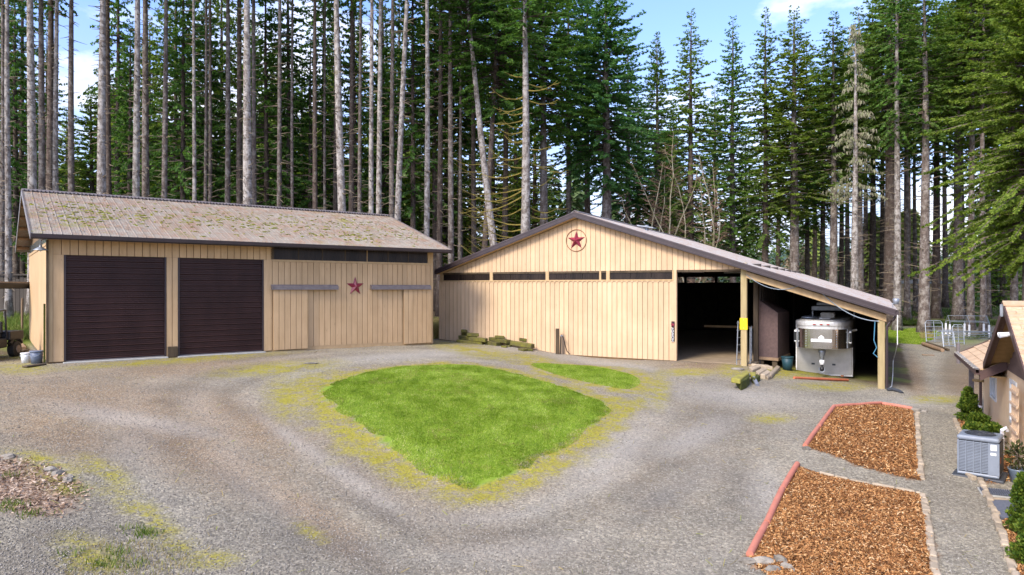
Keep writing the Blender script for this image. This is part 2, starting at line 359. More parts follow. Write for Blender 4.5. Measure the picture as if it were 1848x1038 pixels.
mk('mossy_top', (.32, .3, .05), (.2, .17, .05), 4, rough=.95, bs=.4)
mk('moss_dark', (.085, .09, .01), (.04, .05, .008), 6, rough=.95, bs=.6, bscale=20)
mk('old_fence', (.085, .07, .055), (.05, .04, .033), 3, stretch=(1, 1, .2), bs=.3, var=.2)
mk('dry_log', (.3, .2, .12), (.2, .13, .075), 5, bs=.4)
mk('rubber', (.02, .02, .02), None, 5, rough=.8)
mk('cream_wall', (.55, .42, .25), None, 3)
mk('grey_roof', (.35, .35, .34), None, 3)
def roof_metal(name, c1, c2, moss):
    m, n, b = nodes_of(name); P = pos(n)
    f = noise(n, P, 3.5, 6, .7); c = ramp(n, f, [(.3, c2), (.7, c1)])
    lit = noise(n, pos(n, (1, 1, 1)), 9, 4, .75); c = mixc(n, ramp(n, mth(n, 'ADD', mth(n, 'MULTIPLY', lit, .5), mth(n, 'MULTIPLY', noise(n, P, 1.3, 4, .65), .5)), [(.47, (0, 0, 0)), (.58, (.75, .75, .75))]), c, (.25, .135, .075))
    big = noise(n, P, .8, 4, .6); tot = mth(n, 'ADD', mth(n, 'MULTIPLY', big, .55), mth(n, 'MULTIPLY', noise(n, P, 5.5, 4, .7), .45))
    c = mixc(n, ramp(n, tot, [(.56 if moss else .62, (0, 0, 0)), (.64 if moss else .7, (.85, .85, .85))]), c, (.19, .17, .025))
    n.links.new(c, b.inputs['Base Color']); b.inputs['Roughness'].default_value = .72; bump(n, b, lit, .3, .02); MATS[name] = m
roof_metal('garage_roof', (.31, .27, .215), (.215, .187, .15), True)
roof_metal('barn_roof', (.34, .33, .32), (.27, .26, .255), False)
def bark(name, c1, c2, lich, lamt):
    m, n, b = nodes_of(name); P = pos(n, (1, 1, .3)); f = noise(n, P, 7, 6, .75); c = ramp(n, f, [(.36, c2), (.62, c1)])
    l = noise(n, pos(n, (1, 1, .7)), 3.2, 5, .72); c = mixc(n, ramp(n, l, [(.6 - lamt * .3, (0, 0, 0)), (.72 - lamt * .25, (.9, .9, .9))]), c, lich)
    rg = noise(n, pos(n, (1.5, 1.5, 5)), 1.3, 4, .65); c = mixc(n, ramp(n, rg, [(.55, (0, 0, 0)), (.64, (.75, .75, .75))]), c, c2)
    ms = noise(n, pos(n), 1.1, 4, .7); c = mixc(n, ramp(n, ms, [(.62, (0, 0, 0)), (.76, (.5, .5, .5))]), c, (.13, .12, .03))
    oi = n.nodes.new('ShaderNodeObjectInfo'); c = mixc(n, 1.0, c, ramp(n, oi.outputs['Random'], [(0, (.8, .8, .8)), (1, (1.12, 1.1, 1.08))]), 'MULTIPLY')
    n.links.new(c, b.inputs['Base Color']); b.inputs['Roughness'].default_value = .95; b.inputs['Specular IOR Level'].default_value = .1; bump(n, b, f, .7, .05); MATS[name] = m
bark('bark_pale', (.25, .215, .19), (.085, .07, .058), (.4, .375, .345), .55)
bark('bark_brown', (.16, .13, .112), (.075, .058, .05), (.27, .245, .22), .45)
bark('bark_dark', (.13, .10, .083), (.065, .048, .04), (.2, .175, .15), .3)
mk('twig', (.24, .19, .125), (.14, .105, .07), 4)
mk('moss_branch', (.25, .19, .03), (.14, .11, .03), 3, bs=.3)
mk('birch', (.42, .38, .3), (.2, .19, .07), 2.0, bs=.3)
mk('red_twig', (.3, .19, .13), (.2, .125, .085), 2)
V3 = [(0, (.78, .84, .8)), (.5, (1.05, 1.05, 1)), (1, (1.4, 1.32, 1.0))]
island_mat('needle', [(0, (0.0411, 0.0995, 0.0257)), (.4, (0.0790, 0.1716, 0.0395)), (.8, (0.1287, 0.2488, 0.0566)), (1, (0.1888, 0.3175, 0.0721))], .75, 0.42, vary=V3)
island_mat('needle_blue', [(0, (0.0359, 0.1041, 0.0413)), (.5, (0.0753, 0.1884, 0.0664)), (1, (0.1435, 0.2781, 0.0933))], .75, 0.42, vary=V3)
island_mat('needle_yellow', [(0, (0.0683, 0.1138, 0.0182)), (.4, (0.1442, 0.2201, 0.0333)), (.8, (0.2277, 0.3036, 0.0516)), (1, (0.3036, 0.3643, 0.0759))], .75, 0.42, vary=V3)
island_mat('needle_olive', [(0, (0.0646, 0.1255, 0.0269)), (.4, (0.1345, 0.2243, 0.0449)), (.8, (0.2153, 0.3139, 0.0646)), (1, (0.2870, 0.3768, 0.0862))], .75, 0.42, vary=V3)
island_mat('lichen', [(0, (.2, .18, .12)), (.5, (.34, .32, .22)), (1, (.2, .24, .1))], .9, .1)
island_mat('blade', [(0, (.10, .18, .012)), (.4, (.195, .305, .018)), (.75, (.28, .38, .03)), (.92, (.35, .42, .085)), (1, (.46, .42, .14))], .7, .3, tcol=(1.2, 1.25, .6), nscale=1.1)
island_mat('dry_blade', [(0, (.2, .15, .06)), (.5, (.38, .3, .13)), (1, (.22, .25, .05))], .8, .2)
island_mat('moss_blade', [(0, (.2, .16, .02)), (.5, (.33, .28, .035)), (1, (.44, .36, .07))], .9, .1)
island_mat('wild_grass', [(0, (.06, .11, .015)), (.5, (.12, .18, .03)), (1, (.28, .27, .09))], .8, .25)
island_mat('chip', [(0, (.09, .034, .011)), (.3, (.215, .088, .028)), (.65, (.365, .168, .057)), (.9, (.5, .27, .105)), (1, (.66, .47, .26))], .85)
island_mat('pebble', [(0, (.14, .123, .1)), (.4, (.21, .188, .155)), (.8, (.265, .24, .2)), (1, (.37, .342, .29))], .9)
island_mat('pink_chip', [(0, (.15, .085, .05)), (.5, (.32, .215, .145)), (1, (.48, .38, .29))], .9)
island_mat('shrub_leaf', [(0, (.025, .055, .006)), (.5, (.065, .115, .012)), (1, (.15, .19, .022))], .6, .2)
island_mat('fern_leaf', [(0, (.03, .06, .01)), (.5, (.06, .11, .018)), (1, (.11, .15, .03))], .7, .25)
island_mat('rhodo_leaf', [(0, (.03, .035, .012)), (.5, (.06, .075, .02)), (1, (.12, .09, .04))], .5, .1)
island_mat('roof_moss', [(0, (.09, .09, .015)), (.5, (.15, .16, .018)), (1, (.23, .22, .03))], .95)
island_mat('far_leaf', [(0, (.04, .08, .03)), (.5, (.08, .135, .05)), (1, (.14, .19, .075))], .85, .2)
island_mat('far_yellow', [(0, (.13, .19, .035)), (.5, (.22, .29, .06)), (1, (.3, .33, .11))], .85, .2)  # sunlight on the distant trees is put into this leaf colour
island_mat('far_tan', [(0, (.2, .15, .09)), (.5, (.3, .22, .14)), (1, (.38, .3, .2))], .85, .2)

# ------------------------------------------------------------------ the ground sheet
def axis(lo, hi, step, ends, growth=1.25):
    a = list(np.arange(lo, hi + 1e-6, step)); s = step; x = hi
    while x < ends[1]: s *= growth; x += s; a.append(x)
    s = step; x = lo; pre = []
    while x > ends[0]: s *= growth; x -= s; pre.append(x)
    return np.array(pre[::-1] + a)
gxs = axis(-27, 27, .2, (-1500, 1500)); gys = np.r_[axis(6, 44, .2, (-500, 44)), np.arange(44.5, 80, .5)]
s_, x_ = .5, 79.5; ext = []
while x_ < 2500: s_ *= 1.2; x_ += s_; ext.append(x_)
gys = np.r_[gys, ext]
GX, GY = np.meshgrid(gxs, gys); GZ = zrel(GX, GY)
PX = np.where(GY > 2, GX / np.maximum(GY, 2) * F + 924, 9999); PY = np.where(GY > 2, -GZ / np.maximum(GY, 2) * F + 519, 9999)
def brush(cx, cy, rx, ry, ang=0, soft=1.0):
    a = R(ang); dx, dy = PX - cx, PY - cy; u = dx * math.cos(a) + dy * math.sin(a); v = -dx * math.sin(a) + dy * math.cos(a)
    return np.clip(1.3 - np.sqrt((u / rx) ** 2 + (v / ry) ** 2), 0, 1) * soft
LAWN = smooth_poly(gpoly([(570, 705), (600, 690), (640, 675), (700, 664), (760, 659), (850, 659), (900, 667), (960, 681), (1040, 705), (1112, 735), (1090, 760), (1045, 795), (1000, 820), (960, 846), (900, 872), (845, 886), (800, 870), (760, 852), (700, 820), (650, 785), (610, 747), (580, 724)]), 2)
LAWN2 = smooth_poly(gpoly([(940, 655), (1040, 658), (1110, 667), (1152, 682), (1158, 693), (1135, 705), (1080, 695), (1010, 679)]), 2)
BED1 = gpoly([(1505, 736), (1590, 731), (1647, 741), (1661, 869), (1560, 846), (1500, 822), (1452, 809)])
BED2 = gpoly([(1437, 843), (1480, 856), (1560, 874), (1664, 893), (1678, 960), (1690, 1038), (1700, 1100), (1420, 1100), (1385, 1040), (1350, 1006)])
BED3 = gpoly([(1727, 757), (1772, 745), (1830, 830), (1822, 870), (1775, 872)])
BED4 = gpoly([(1808, 940), (1848, 935), (1990, 1060), (1860, 1100)])
z_brown = np.zeros_like(GX); z_moss = np.zeros_like(GX); z_grass = np.zeros_like(GX); z_duff = np.zeros_like(GX)
z_mulch = np.zeros_like(GX); z_pale = np.zeros_like(GX); z_dark = np.zeros_like(GX); z_pink = np.zeros_like(GX)
nz = vnoise(GX, GY, 2.5, 3) * .6 + vnoise(GX, GY, .9, 4) * .4; nz2 = vnoise(GX, GY, .6, 5)
def mx_(a, b): np.maximum(a, b, out=a)
for t in [(180, 720, 330, 60, 5), (330, 800, 260, 70, 22), (420, 760, 200, 60, 20), (100, 780, 160, 60, 10), (560, 930, 160, 40, 35), (330, 665, 250, 22, -4)]: mx_(z_brown, brush(*t) * .85)
mx_(z_brown, brush(620, 830, 420, 90, 25) * .4); mx_(z_brown, brush(1200, 800, 260, 120, -20) * .25); mx_(z_brown, brush(1275, 660, 90, 16) * .9); mx_(z_brown, brush(1650, 680, 22, 45, -20) * 1.0)
for t in [(520, 720, 50, 45, 30), (500, 665, 130, 14, -5), (860, 634, 100, 13, 10), (960, 648, 60, 9, 10), (1500, 698, 80, 9), (1390, 755, 45, 10), (270, 935, 110, 26, 38), (160, 1005, 70, 40, 30), (80, 835, 80, 18, 15), (190, 850, 60, 18, 30),
          (1190, 705, 20, 40, 0), (1140, 735, 50, 16, -30), (320, 985, 60, 18, 30), (380, 1010, 60, 20), (40, 665, 60, 12), (690, 845, 80, 14, 32), (1000, 850, 80, 12, -32), (620, 790, 60, 16, 42), (560, 690, 60, 20, -20), (820, 895, 60, 10), (1320, 668, 30, 14), (560, 960, 40, 10, 35), (1240, 672, 60, 8), (300, 652, 240, 7, -4), (1690, 722, 60, 9), (110, 870, 70, 22, 20), (1425, 672, 110, 14)]:
    mx_(z_moss, np.clip(brush(*t) * 1.1 - .15, 0, 1))
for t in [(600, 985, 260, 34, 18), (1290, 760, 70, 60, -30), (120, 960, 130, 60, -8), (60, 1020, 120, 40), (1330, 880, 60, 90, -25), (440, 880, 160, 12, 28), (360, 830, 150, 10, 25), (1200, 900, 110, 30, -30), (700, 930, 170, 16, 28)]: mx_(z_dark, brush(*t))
for t in [(1330, 715, 140, 22, 5), (1650, 726, 80, 10), (760, 640, 260, 9, -4), (1110, 820, 120, 40, -35), (640, 870, 130, 18, 32), (540, 800, 100, 14, 34), (1250, 790, 90, 26, -20), (250, 760, 180, 18, 10), (1090, 655, 140, 7, 8), (1400, 910, 50, 80, -25)]: mx_(z_pale, brush(*t) * .9)
mx_(z_pink, np.clip(brush(30, 880, 110, 48, 12) * 3 - .5, 0, 1)); mx_(z_pink, np.clip(brush(30, 890, 80, 40, 12) * 3 - .6, 0, 1) * .5)
for Pq, g in ((LAWN, 1), (LAWN2, 1)):
    ins = inpoly(GX, GY, Pq); dd = polydist(GX, GY, Pq); z_grass = np.where(ins & (dd > .08 + .3 * nz2), 1, z_grass)
    ring = np.clip(1 - dd / (1.35 * (.15 + nz2 * 1.15)), 0, 1) * (~ins | (dd < .45)); mx_(z_moss, np.clip(ring * 1.5, 0, 1)); z_brown = np.maximum(z_brown, np.clip(1 - dd / 1.6, 0, 1) * (~ins) * .5)
dl_ = polydist(GX, GY, LAWN) + vnoise(GX, GY, 3.0, 21) * .5; out_ = ~inpoly(GX, GY, LAWN) & (GY < 34) & (GY > 7)
for dc, wd_t, am in ((2.0, .4, .75), (3.6, .5, .6), (5.4, .55, .45)):
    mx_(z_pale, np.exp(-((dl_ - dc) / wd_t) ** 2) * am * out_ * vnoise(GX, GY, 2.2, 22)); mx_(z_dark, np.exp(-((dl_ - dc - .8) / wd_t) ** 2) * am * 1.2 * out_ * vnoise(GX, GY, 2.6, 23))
for Pq in (BED1, BED2, BED3, BED4): z_mulch = np.where(inpoly(GX, GY, Pq), 1, z_mulch)
# beyond the yard: forest floor, grass strip, needle duff beside the drive
lx = (GX - BA.ox) * BA.c + (GY - BA.oy) * BA.s; ly = -(GX - BA.ox) * BA.s + (GY - BA.oy) * BA.c
gx_ = (GX - GA.ox) * GA.c + (GY - GA.oy) * GA.s; gy_ = -(GX - GA.ox) * GA.s + (GY - GA.oy) * GA.c
far = np.clip((GY - 62) / 6, 0, 1) * np.clip(1, 0, 1); far = np.maximum(far, np.clip((ly - .5) / 2, 0, 1) * (lx < 15)); far = np.maximum(far, np.clip((gy_ - 9) / 3, 0, 1) * (GX < 2)); far = np.maximum(far, (gx_ < -.3) * np.clip((gy_ - 1.2) / 1.5, 0, 1))
far = np.maximum(far, np.clip((np.abs(GX) - 45) / 10, 0, 1)); z_duff = np.maximum(z_duff, far * .95)
mx_(z_grass, np.clip(brush(1650, 606, 60, 16, 2) * 2 - .4, 0, 1)); mx_(z_grass, np.clip(brush(25, 595, 50, 38) * 2 - .3, 0, 1) * .8); mx_(z_grass, brush(1720, 615, 60, 8) * .6)
mx_(z_grass, far * np.clip(nz * 2.2 - 1.0, 0, 1) * .55)
mx_(z_grass, np.clip((GY - 78) / 6, 0, 1) * np.clip(nz * 2 - .55, 0, 1) * .8)
drive = np.clip(brush(1700, 660, 42, 75, -38) * 2, 0, 1); z_duff *= 1 - drive * .8; z_grass *= 1 - drive
mx_(z_duff, np.clip(brush(1745, 665, 50, 42, -30) * 2, 0, 1) * .45 * (PX > 1600)); z_brown = np.maximum(z_brown, brush(1760, 690, 60, 50) * 1)
HZ = GZ + (vnoise(GX, GY, 1.3, 9) - .5) * .05 + (vnoise(GX, GY, .5, 10) - .5) * .022
HZ += np.where(np.abs(GX) + np.abs(GY - 25) > 45, (vnoise(GX, GY, 6, 11) - .5) * .5 * np.clip((GY - 60) / 20, 0, 1), 0)
for Pq, hgt in ((LAWN, .05), (LAWN2, .05), (BED1, .07), (BED2, .07)):
    HZ += np.where(inpoly(GX, GY, Pq), np.clip(polydist(GX, GY, Pq) / .5, 0, 1) * hgt, 0)
# wheel ruts
HZ -= brush(440, 880, 190, 9, 28) * .03 + brush(700, 930, 190, 10, 28) * .03
ny, nx = GX.shape; idx = np.arange(ny * nx).reshape(ny, nx)
quads = np.stack([idx[:-1, :-1], idx[:-1, 1:], idx[1:, 1:], idx[1:, :-1]], -1).reshape(-1, 4)
gme = np_mesh('ground', np.stack([GX, GY, HZ + CZ], -1), quads, 'ground', True)
for nm, ch in (('zone_a', (z_brown, z_moss, z_grass, z_duff)), ('zone_b', (z_mulch, z_pale, z_dark, z_pink))):
    ca = gme.color_attributes.new(nm, 'FLOAT_COLOR', 'POINT'); ca.data.foreach_set('color', np.stack(ch, -1).astype(np.float32).ravel())
tag(link('ground', gme), 'gravel and dirt yard with mossy patches in front of the two buildings', kind='structure')
from bisect import bisect
def hz(x, y):
    "height of the ground sheet itself"
    x = np.asarray(x, float); y = np.asarray(y, float)
    i = np.clip(np.searchsorted(gxs, x) - 1, 0, nx - 2); j = np.clip(np.searchsorted(gys, y) - 1, 0, ny - 2)
    fx = (x - gxs[i]) / (gxs[i + 1] - gxs[i]); fy = (y - gys[j]) / (gys[j + 1] - gys[j])
    return (HZ[j, i] * (1 - fx) + HZ[j, i + 1] * fx) * (1 - fy) + (HZ[j + 1, i] * (1 - fx) + HZ[j + 1, i + 1] * fx) * fy + CZ
def zat(A, x, y):
    i = np.clip(np.searchsorted(gxs, x) - 1, 0, nx - 2); j = np.clip(np.searchsorted(gys, y) - 1, 0, ny - 2); return A[j, i]

# ------------------------------------------------------------------ building pieces
def boards(parent, edges, zb, zt, v0, v1, mat, gap=.022, name='siding_board', along='u'):
    "vertical boards between successive edges; zb/zt are functions of the coordinate"
    for a, b in zip(edges[:-1], edges[1:]):
        a2, b2 = a + gap / 2, b - gap / 2
        q = (zb(a2), zb(b2), zt(a2), zt(b2))
        if q[2] - q[0] < .02 and q[3] - q[1] < .02: continue
        q = (q[0], q[1], max(q[2], q[0] + .005), max(q[3], q[1] + .005))
        if along == 'u': p = [(a2, v0, q[0]), (b2, v0, q[1]), (b2, v1, q[1]), (a2, v1, q[0]), (a2, v0, q[2]), (b2, v0, q[3]), (b2, v1, q[3]), (a2, v1, q[2])]
        else: p = [(v0, a2, q[0]), (v1, a2, q[0]), (v1, b2, q[1]), (v0, b2, q[1]), (v0, a2, q[2]), (v1, a2, q[2]), (v1, b2, q[3]), (v0, b2, q[3])]
        obj(name, MB().hexa(p), mat, parent)
def span(a, b, pitch): return list(np.linspace(a, b, max(1, round((b - a) / pitch)) + 1))
def bx(name, x0, x1, y0, y1, z0, z1, mat, parent, bw=0):
    o = obj(name, MB().box(x0, x1, y0, y1, z0, z1), mat, parent)
    if bw: bev(o, bw, 1)
    return o
def star_mesh(r, depth=.14):
    m = MB(); pts = []
    for i in range(10):
        a = R(90 + 36 * i); q = r if i % 2 == 0 else r * .39; pts.append((q * math.cos(a), 0, q * math.sin(a)))
    m.poly(pts + [(0, -depth * r / .4, 0)], [(i, (i + 1) % 10, 10) for i in range(10)] + [tuple(range(9, -1, -1))]); return m

# ================================================================== GARAGE
ZG = CZ - 2.86                                       # its floor
g = thing('garage', 'long tan garage with two dark brown roll-up doors and mossy metal roof', 'garage', (GA.ox, GA.oy, ZG), GA.a)
def gzl(zr): return zr + CZ - ZG                     # camera-relative height to garage-local
def gground(u, v=0): return GA.g(u, v) - ZG
GL, GD = GA.u(780), 12.6
EZ = gzl(1.95); RZ = gzl(4.25); HV = GD / 2; slope_g = (RZ - EZ) / (HV + .6)
def roof_z(v): return EZ + slope_g * (v + .6) if v <= HV else EZ + slope_g * (2 * HV + .6 - v)
d1a, d1b, d2a, d2b = GA.u(119), GA.u(297), GA.u(324), GA.u(473)
HD = gzl(1.22); WT = gzl(1.83)
uw = GA.u(491)
# wall cores, set behind the boards
core = MB(); T = .12
for a, b, z0, z1 in ((0, d1a, -.6, WT), (d1b, d2a, -.6, WT), (d1a, d1b, HD, WT), (d2a, d2b, HD, WT), (d2b, uw, -.6, WT), (uw, GL, -.6, gzl(1.2))): core.box(a + .002, b - .002, .03, T, z0, z1)
obj('front_wall', core, 'groove', g)
bx('back_wall', 0, GL, GD - T, GD, -.6, WT, 'garage_siding', g)
sw = MB(); sw.prism([(.125, -.6), (GD - .125, -.6), (GD - .125, WT), (HV, roof_z(HV) - .16), (.125, WT)], .03, .12, 'x'); obj('side_wall', sw, 'groove', g)
sw = MB(); sw.prism([(.125, -.6), (GD - .125, -.6), (GD - .125, WT), (HV, roof_z(HV) - .16), (.125, WT)], GL - .12, GL - .03, 'x'); obj('side_wall', sw, 'groove', g)
gb = lambda x: gground(x, 0) + .06
PT = .27
for a, b, z0, z1 in ((.14, d1a - .06, gb, lambda x: HD), (d1b + .06, d2a - .06, gb, lambda x: HD), (.14, uw, lambda x: HD + .005, lambda x: WT - .01), (d2b + .06, uw, gb, lambda x: HD)):
    boards(g, span(a, b, PT), z0, z1, -.02, .03, 'garage_siding')
bx('corner_board', -.03, .14, -.035, .029, gb(0), WT, 'trim_tan', g)
bx('corner_board', GL - .12, GL + .03, -.035, .029, gb(GL), WT, 'trim_tan', g)
for a in (d1a, d2a): bx('door_jamb', a - .06, a, -.03, .1, gb(a), HD, 'fascia', g)
for a in (d1b, d2b): bx('door_jamb', a, a + .06, -.03, .1, gb(a), HD, 'fascia', g)
# right half: siding, clerestory strip, two sliding doors on rails
s1a, s1b, s2a, s2b = GA.u(492.5, -.1), GA.u(554, -.1), GA.u(728, -.1), GA.u(777.5, -.1)
boards(g, span(uw, GL - .12, PT), lambda x: gb(x) + .10, lambda x: gzl(1.14), -.02, .03, 'garage_siding')
bx('skirt_board', uw, GL - .12, -.012, .028, gb(uw) - .3, gb(uw) + .09, 'trim_tan', g)
bx('trim_board', uw, GL - .12, -.045, .03, gzl(1.145), gzl(1.24), 'trim_tan', g)
c0, c1 = GA.u(494), GA.u(772)
bx('window_post', c0 - .14, c0, -.02, .1, gzl(1.242), WT, 'dark_wood', g); bx('window_post', c1, GL - .12, -.02, .1, gzl(1.242), WT, 'trim_tan', g)
mids = span(c0, c1, 1.15)
for i, (a, b) in enumerate(zip(mids[:-1], mids[1:])):
    o = bx('window_pane', a + .02, b - .02, .02, .035, gzl(1.245), WT, 'glazing', g)
    r = MB()
    for k in range(1, 8): x = a + .02 + (b - a - .04) * k / 8; r.box(x - .012, x + .012, .008, .019, gzl(1.245), WT)
    obj('pane_ribs', r, 'glazing', o)
    if i: bx('window_mullion', a - .02 + .002, a + .018, -.0, .08, gzl(1.243), WT - .002, 'trim_tan' if i == 4 else 'dark_wood', g)
for a, b in ((s1a, s1b), (s2a, s2b)):
    dr = bx('sliding_door', a, b, -.11, -.07, gb(a) + .02, gzl(-.02), 'groove', g)
    boards(dr, span(a, b, PT), lambda x: gb(a) + .02, lambda x: gzl(-.02), -.14, -.11, 'garage_siding')
    bx('door_edge', b + .0, b + .03, -.145, -.07, gb(a) + .02, gzl(-.02), 'trim_tan', dr)
for a, b in ((GA.u(491, -.2), GA.u(611, -.2)), (GA.u(671, -.2), GA.u(778, -.2))):
    o = obj('door_rail', MB().prism([(-.22, gzl(-.1)), (-.02, gzl(-.1)), (-.02, gzl(.13)), (-.1, gzl(.13)), (-.22, gzl(.04))], a, b, 'x'), 'rail_metal', g)
# roll-up doors
def rollup(a, b):
    d = bx('roll_up_door', a, b, .07, .09, gb((a + b) / 2) - .1, HD, 'rollup', g)
    zbm = gb((a + b) / 2) + .02; n = 17; h = (HD - zbm) / n
    prof = []
    sm = MB()   # one ribbed slat: broad face, two narrow ribs
    hh = h
    prof = [(0, 0), (-.01, .004), (-.062, .03), (-.062, .05), (-.012, .062), (-.012, hh * .40), (-.034, hh * .45), (-.034, hh * .50), (-.012, hh * .55), (-.012, hh * .68), (-.034, hh * .73), (-.034, hh * .78), (-.012, hh * .83), (-.012, hh * .985), (0, hh * .985)]
    sm.prism([(y + .068, z) for y, z in prof], 0, b - a - .01, 'x'); me = sm.mesh('slat', 'rollup')
    for i in range(n): link('slat', me, d, (a + .005, 0, zbm + i * h))
    bx('bottom_bar', a + .01, b - .01, .02, .1, zbm - .06, zbm, 'rail_metal', d)
rollup(d1a, d1b); rollup(d2a, d2b)
for a, b in ((d1a, d1b), (d2a, d2b)): bx('threshold', a - .1, b + .1, -.25, .2, gb((a + b) / 2) - .35, gb((a + b) / 2) - .02, 'conc', g, .02)
# left side wall boards
gs = lambda y: gground(0, y) + .08
boards(g, span(.03, GD - .05, .3), gs, lambda y: min(WT - .25 + max(0, 0), roof_z(y) - .3) if y < .6 else WT - .25, -.02, .03, 'garage_siding', along='v')
bx('wall_trim', -.045, .029, .03, GD - .05, WT - .25, WT - .14, 'trim_tan', g)
bx('gable_glazing', .0, .025, .3, GD - .3, WT - .135, WT + .25, 'pane', g)
# roof
PR = .305; UL, UR = GA.u(55.6, -.6), GA.u(813.5, -.6); npan = round((UR - UL) / PR); PR = (UR - UL) / npan
pm = MB(); ed = []
def slopep(u, v, h): return (u, v - slope_g * h, roof_z(v) + h)
prof = [(0, 0), (.014, .022), (.034, .022), (.048, 0), (.13, .0), (.14, .007), (.15, 0), (.21, 0), (.22, .007), (.23, 0), (PR, 0)]
for e, v in enumerate((-.66, HV)):
    for x, h in prof: pm.v.append(slopep(x, v, h))
for e, v in enumerate((-.66, HV)):
    for x, h in ((0, -.015), (PR, -.015)): pm.v.append(slopep(x, v, h))
k = len(prof)
for i in range(k - 1): pm.f.append((i, i + 1, k + i + 1, k + i)); pm.m.append(0)
o2 = 2 * k; pm.f += [(o2, o2 + 2, o2 + 3, o2 + 1), tuple([o2, o2 + 1] + list(range(k - 1, -1, -1)))]; pm.m += [0, 0]
pme = pm.mesh('roof_panel', 'garage_roof')
rf = obj('roof', MB().hexa([slopep(UL + .02, -.58, -.1), slopep(UR - .02, -.58, -.1), slopep(UR - .02, HV - .01, -.1), slopep(UL + .02, HV - .01, -.1), slopep(UL + .02, -.58, -.02), slopep(UR - .02, -.58, -.02), slopep(UR - .02, HV - .01, -.02), slopep(UL + .02, HV - .01, -.02)]), 'rafter_wood', g)
for i in range(npan): link('roof_panel', pme, rf, (UL + i * PR, 0, 0))
bm = MB(); v1, v2 = HV, GD + .66
def sb(u, v, h): return (u, v, roof_z(v) + h)
bm.hexa([sb(UL, v1, -.1), sb(UR, v1, -.1), sb(UR, v2, -.1), sb(UL, v2, -.1), sb(UL, v1, 0), sb(UR, v1, 0), sb(UR, v2, 0), sb(UL, v2, 0)]); obj('roof_back', bm, 'garage_roof', g)
obj('ridge_cap', MB().prism([(HV - .2, RZ - .035), (HV, RZ + .06), (HV + .2, RZ - .035), (HV + .2, RZ - .01), (HV, RZ + .085), (HV - .2, RZ - .01)], UL - .02, UR + .02, 'x'), 'rail_metal', g)
rc = MB()
for i in range(npan * 2): rc.box(UL + i * PR / 2 + .05, UL + i * PR / 2 + .1, HV - .24, HV - .19, RZ - .05, RZ + .02)
tag(obj('ridge_clips', rc, 'fascia', g), kind='stuff')
obj('gutter', MB().prism([(-.79, EZ - .16), (-.64, EZ - .16), (-.64, EZ - .01), (-.665, EZ - .01), (-.665, EZ - .13), (-.77, EZ - .13), (-.79, EZ - .03), (-.805, EZ - .03)], UL, UR, 'x'), 'fascia', g)
bx('fascia_board', UL, UR, -.635, -.6, EZ - .2, EZ - .035, 'fascia', g)
bx('soffit_board', UL + .05, UR - .05, -.6, .02, WT + .0, WT + .03, 'rafter_wood', g)
for uu in (UL - .03, UR + .003):
    rk = MB(); 
    for va, vb in ((-.66, HV), (HV, GD + .66)):
        rk.hexa([(uu, va, roof_z(va) - .2), (uu + .03, va, roof_z(va) - .2), (uu + .03, vb, roof_z(vb) - .2), (uu, vb, roof_z(vb) - .2), (uu, va, roof_z(va) + .045), (uu + .03, va, roof_z(va) + .045), (uu + .03, vb, roof_z(vb) + .045), (uu, vb, roof_z(vb) + .045)])
    obj('rake_trim', rk, 'rail_metal', g)
for i in range(11):     # lookout blocks seen under the left overhang
    v = .1 + i * (GD - .2) / 10; z = roof_z(v) - .2
    bx('lookout', UL + .03, -.03, v - .05, v + .05, z - .06, z + .085, 'rafter_wood', g)
# moss cushions lying on the roof
mV, mF = [], []
r_ = np.random.default_rng(3)
cl = [(1.5, 3.2, .75, 34), (1.2, 1.8, .5, 14), (12.6, .9, .55, 26), (10.6, 1.0, .3, 8), (9.5, 2.5, 3, 30), (4, 2.4, 2.4, 40), (14.5, 2.6, 2.0, 26), (7, 3, 3.2, 40), (3, 4.2, 2.5, 26), (11, 4, 3, 30), (15.5, 1.2, 1, 14), (5.5, 1.2, 2.4, 16)]
for cu, cv, sp, n in cl:
    for _ in range(int(n * 2.2)):
        u = cu + r_.normal(0, sp); v = cv + r_.normal(0, min(sp, .8)); 
        if not (UL + .2 < u < UR - .2 and -.4 < v < HV - .3): continue
        a, b, h = r_.uniform(.03, .06) + .14 * r_.random() ** 3, r_.uniform(.03, .07), r_.uniform(.02, .05); o = len(mV); m_ = 7
        for j in range(m_): t = 2 * math.pi * j / m_; q = r_.uniform(.7, 1.2); mV.append(slopep(u + a * q * math.cos(t), v + b * q * math.sin(t), .002))
        for j in range(m_): t = 2 * math.pi * j / m_; mV.append(slopep(u + .55 * a * math.cos(t), v + .55 * b * math.sin(t), h * .8))
        mV.append(slopep(u, v, h))
        for j in range(m_): mF += [(o + j, o + (j + 1) % m_, o + m_ + (j + 1) % m_, o + m_ + j)]; mF += [(o + m_ + j, o + m_ + (j + 1) % m_, o + 2 * m_, o + 2 * m_)]
mm = MB(); mm.v = mV; mm.f = [tuple(dict.fromkeys(f)) for f in mF]; mm.m = [0] * len(mF)
tag(obj('roof_moss', mm, 'roof_moss', g), kind='stuff')
lit = []       # needles and twigs on the roof
LV, LF = [], []
for _ in range(2600):
    u = r_.uniform(UL + .1, UR - .1); v = r_.beta(1.6, 1.4) * (HV + .3) - .3; t = r_.uniform(0, 3.14); l = r_.uniform(.05, .16); wd = r_.uniform(.008, .02); o = len(LV)
    cx, cy = math.cos(t), math.sin(t)
    for a, b in ((-1, -1), (1, -1), (1, 1), (-1, 1)): LV.append(slopep(u + cx * a * l / 2 - cy * b * wd, v + cy * a * l / 2 + cx * b * wd, .038))
    LF.append((o, o + 1, o + 2, o + 3))
tag(link('needle_litter', np_mesh('needle_litter', LV, LF, 'dry_log'), g), kind='stuff')

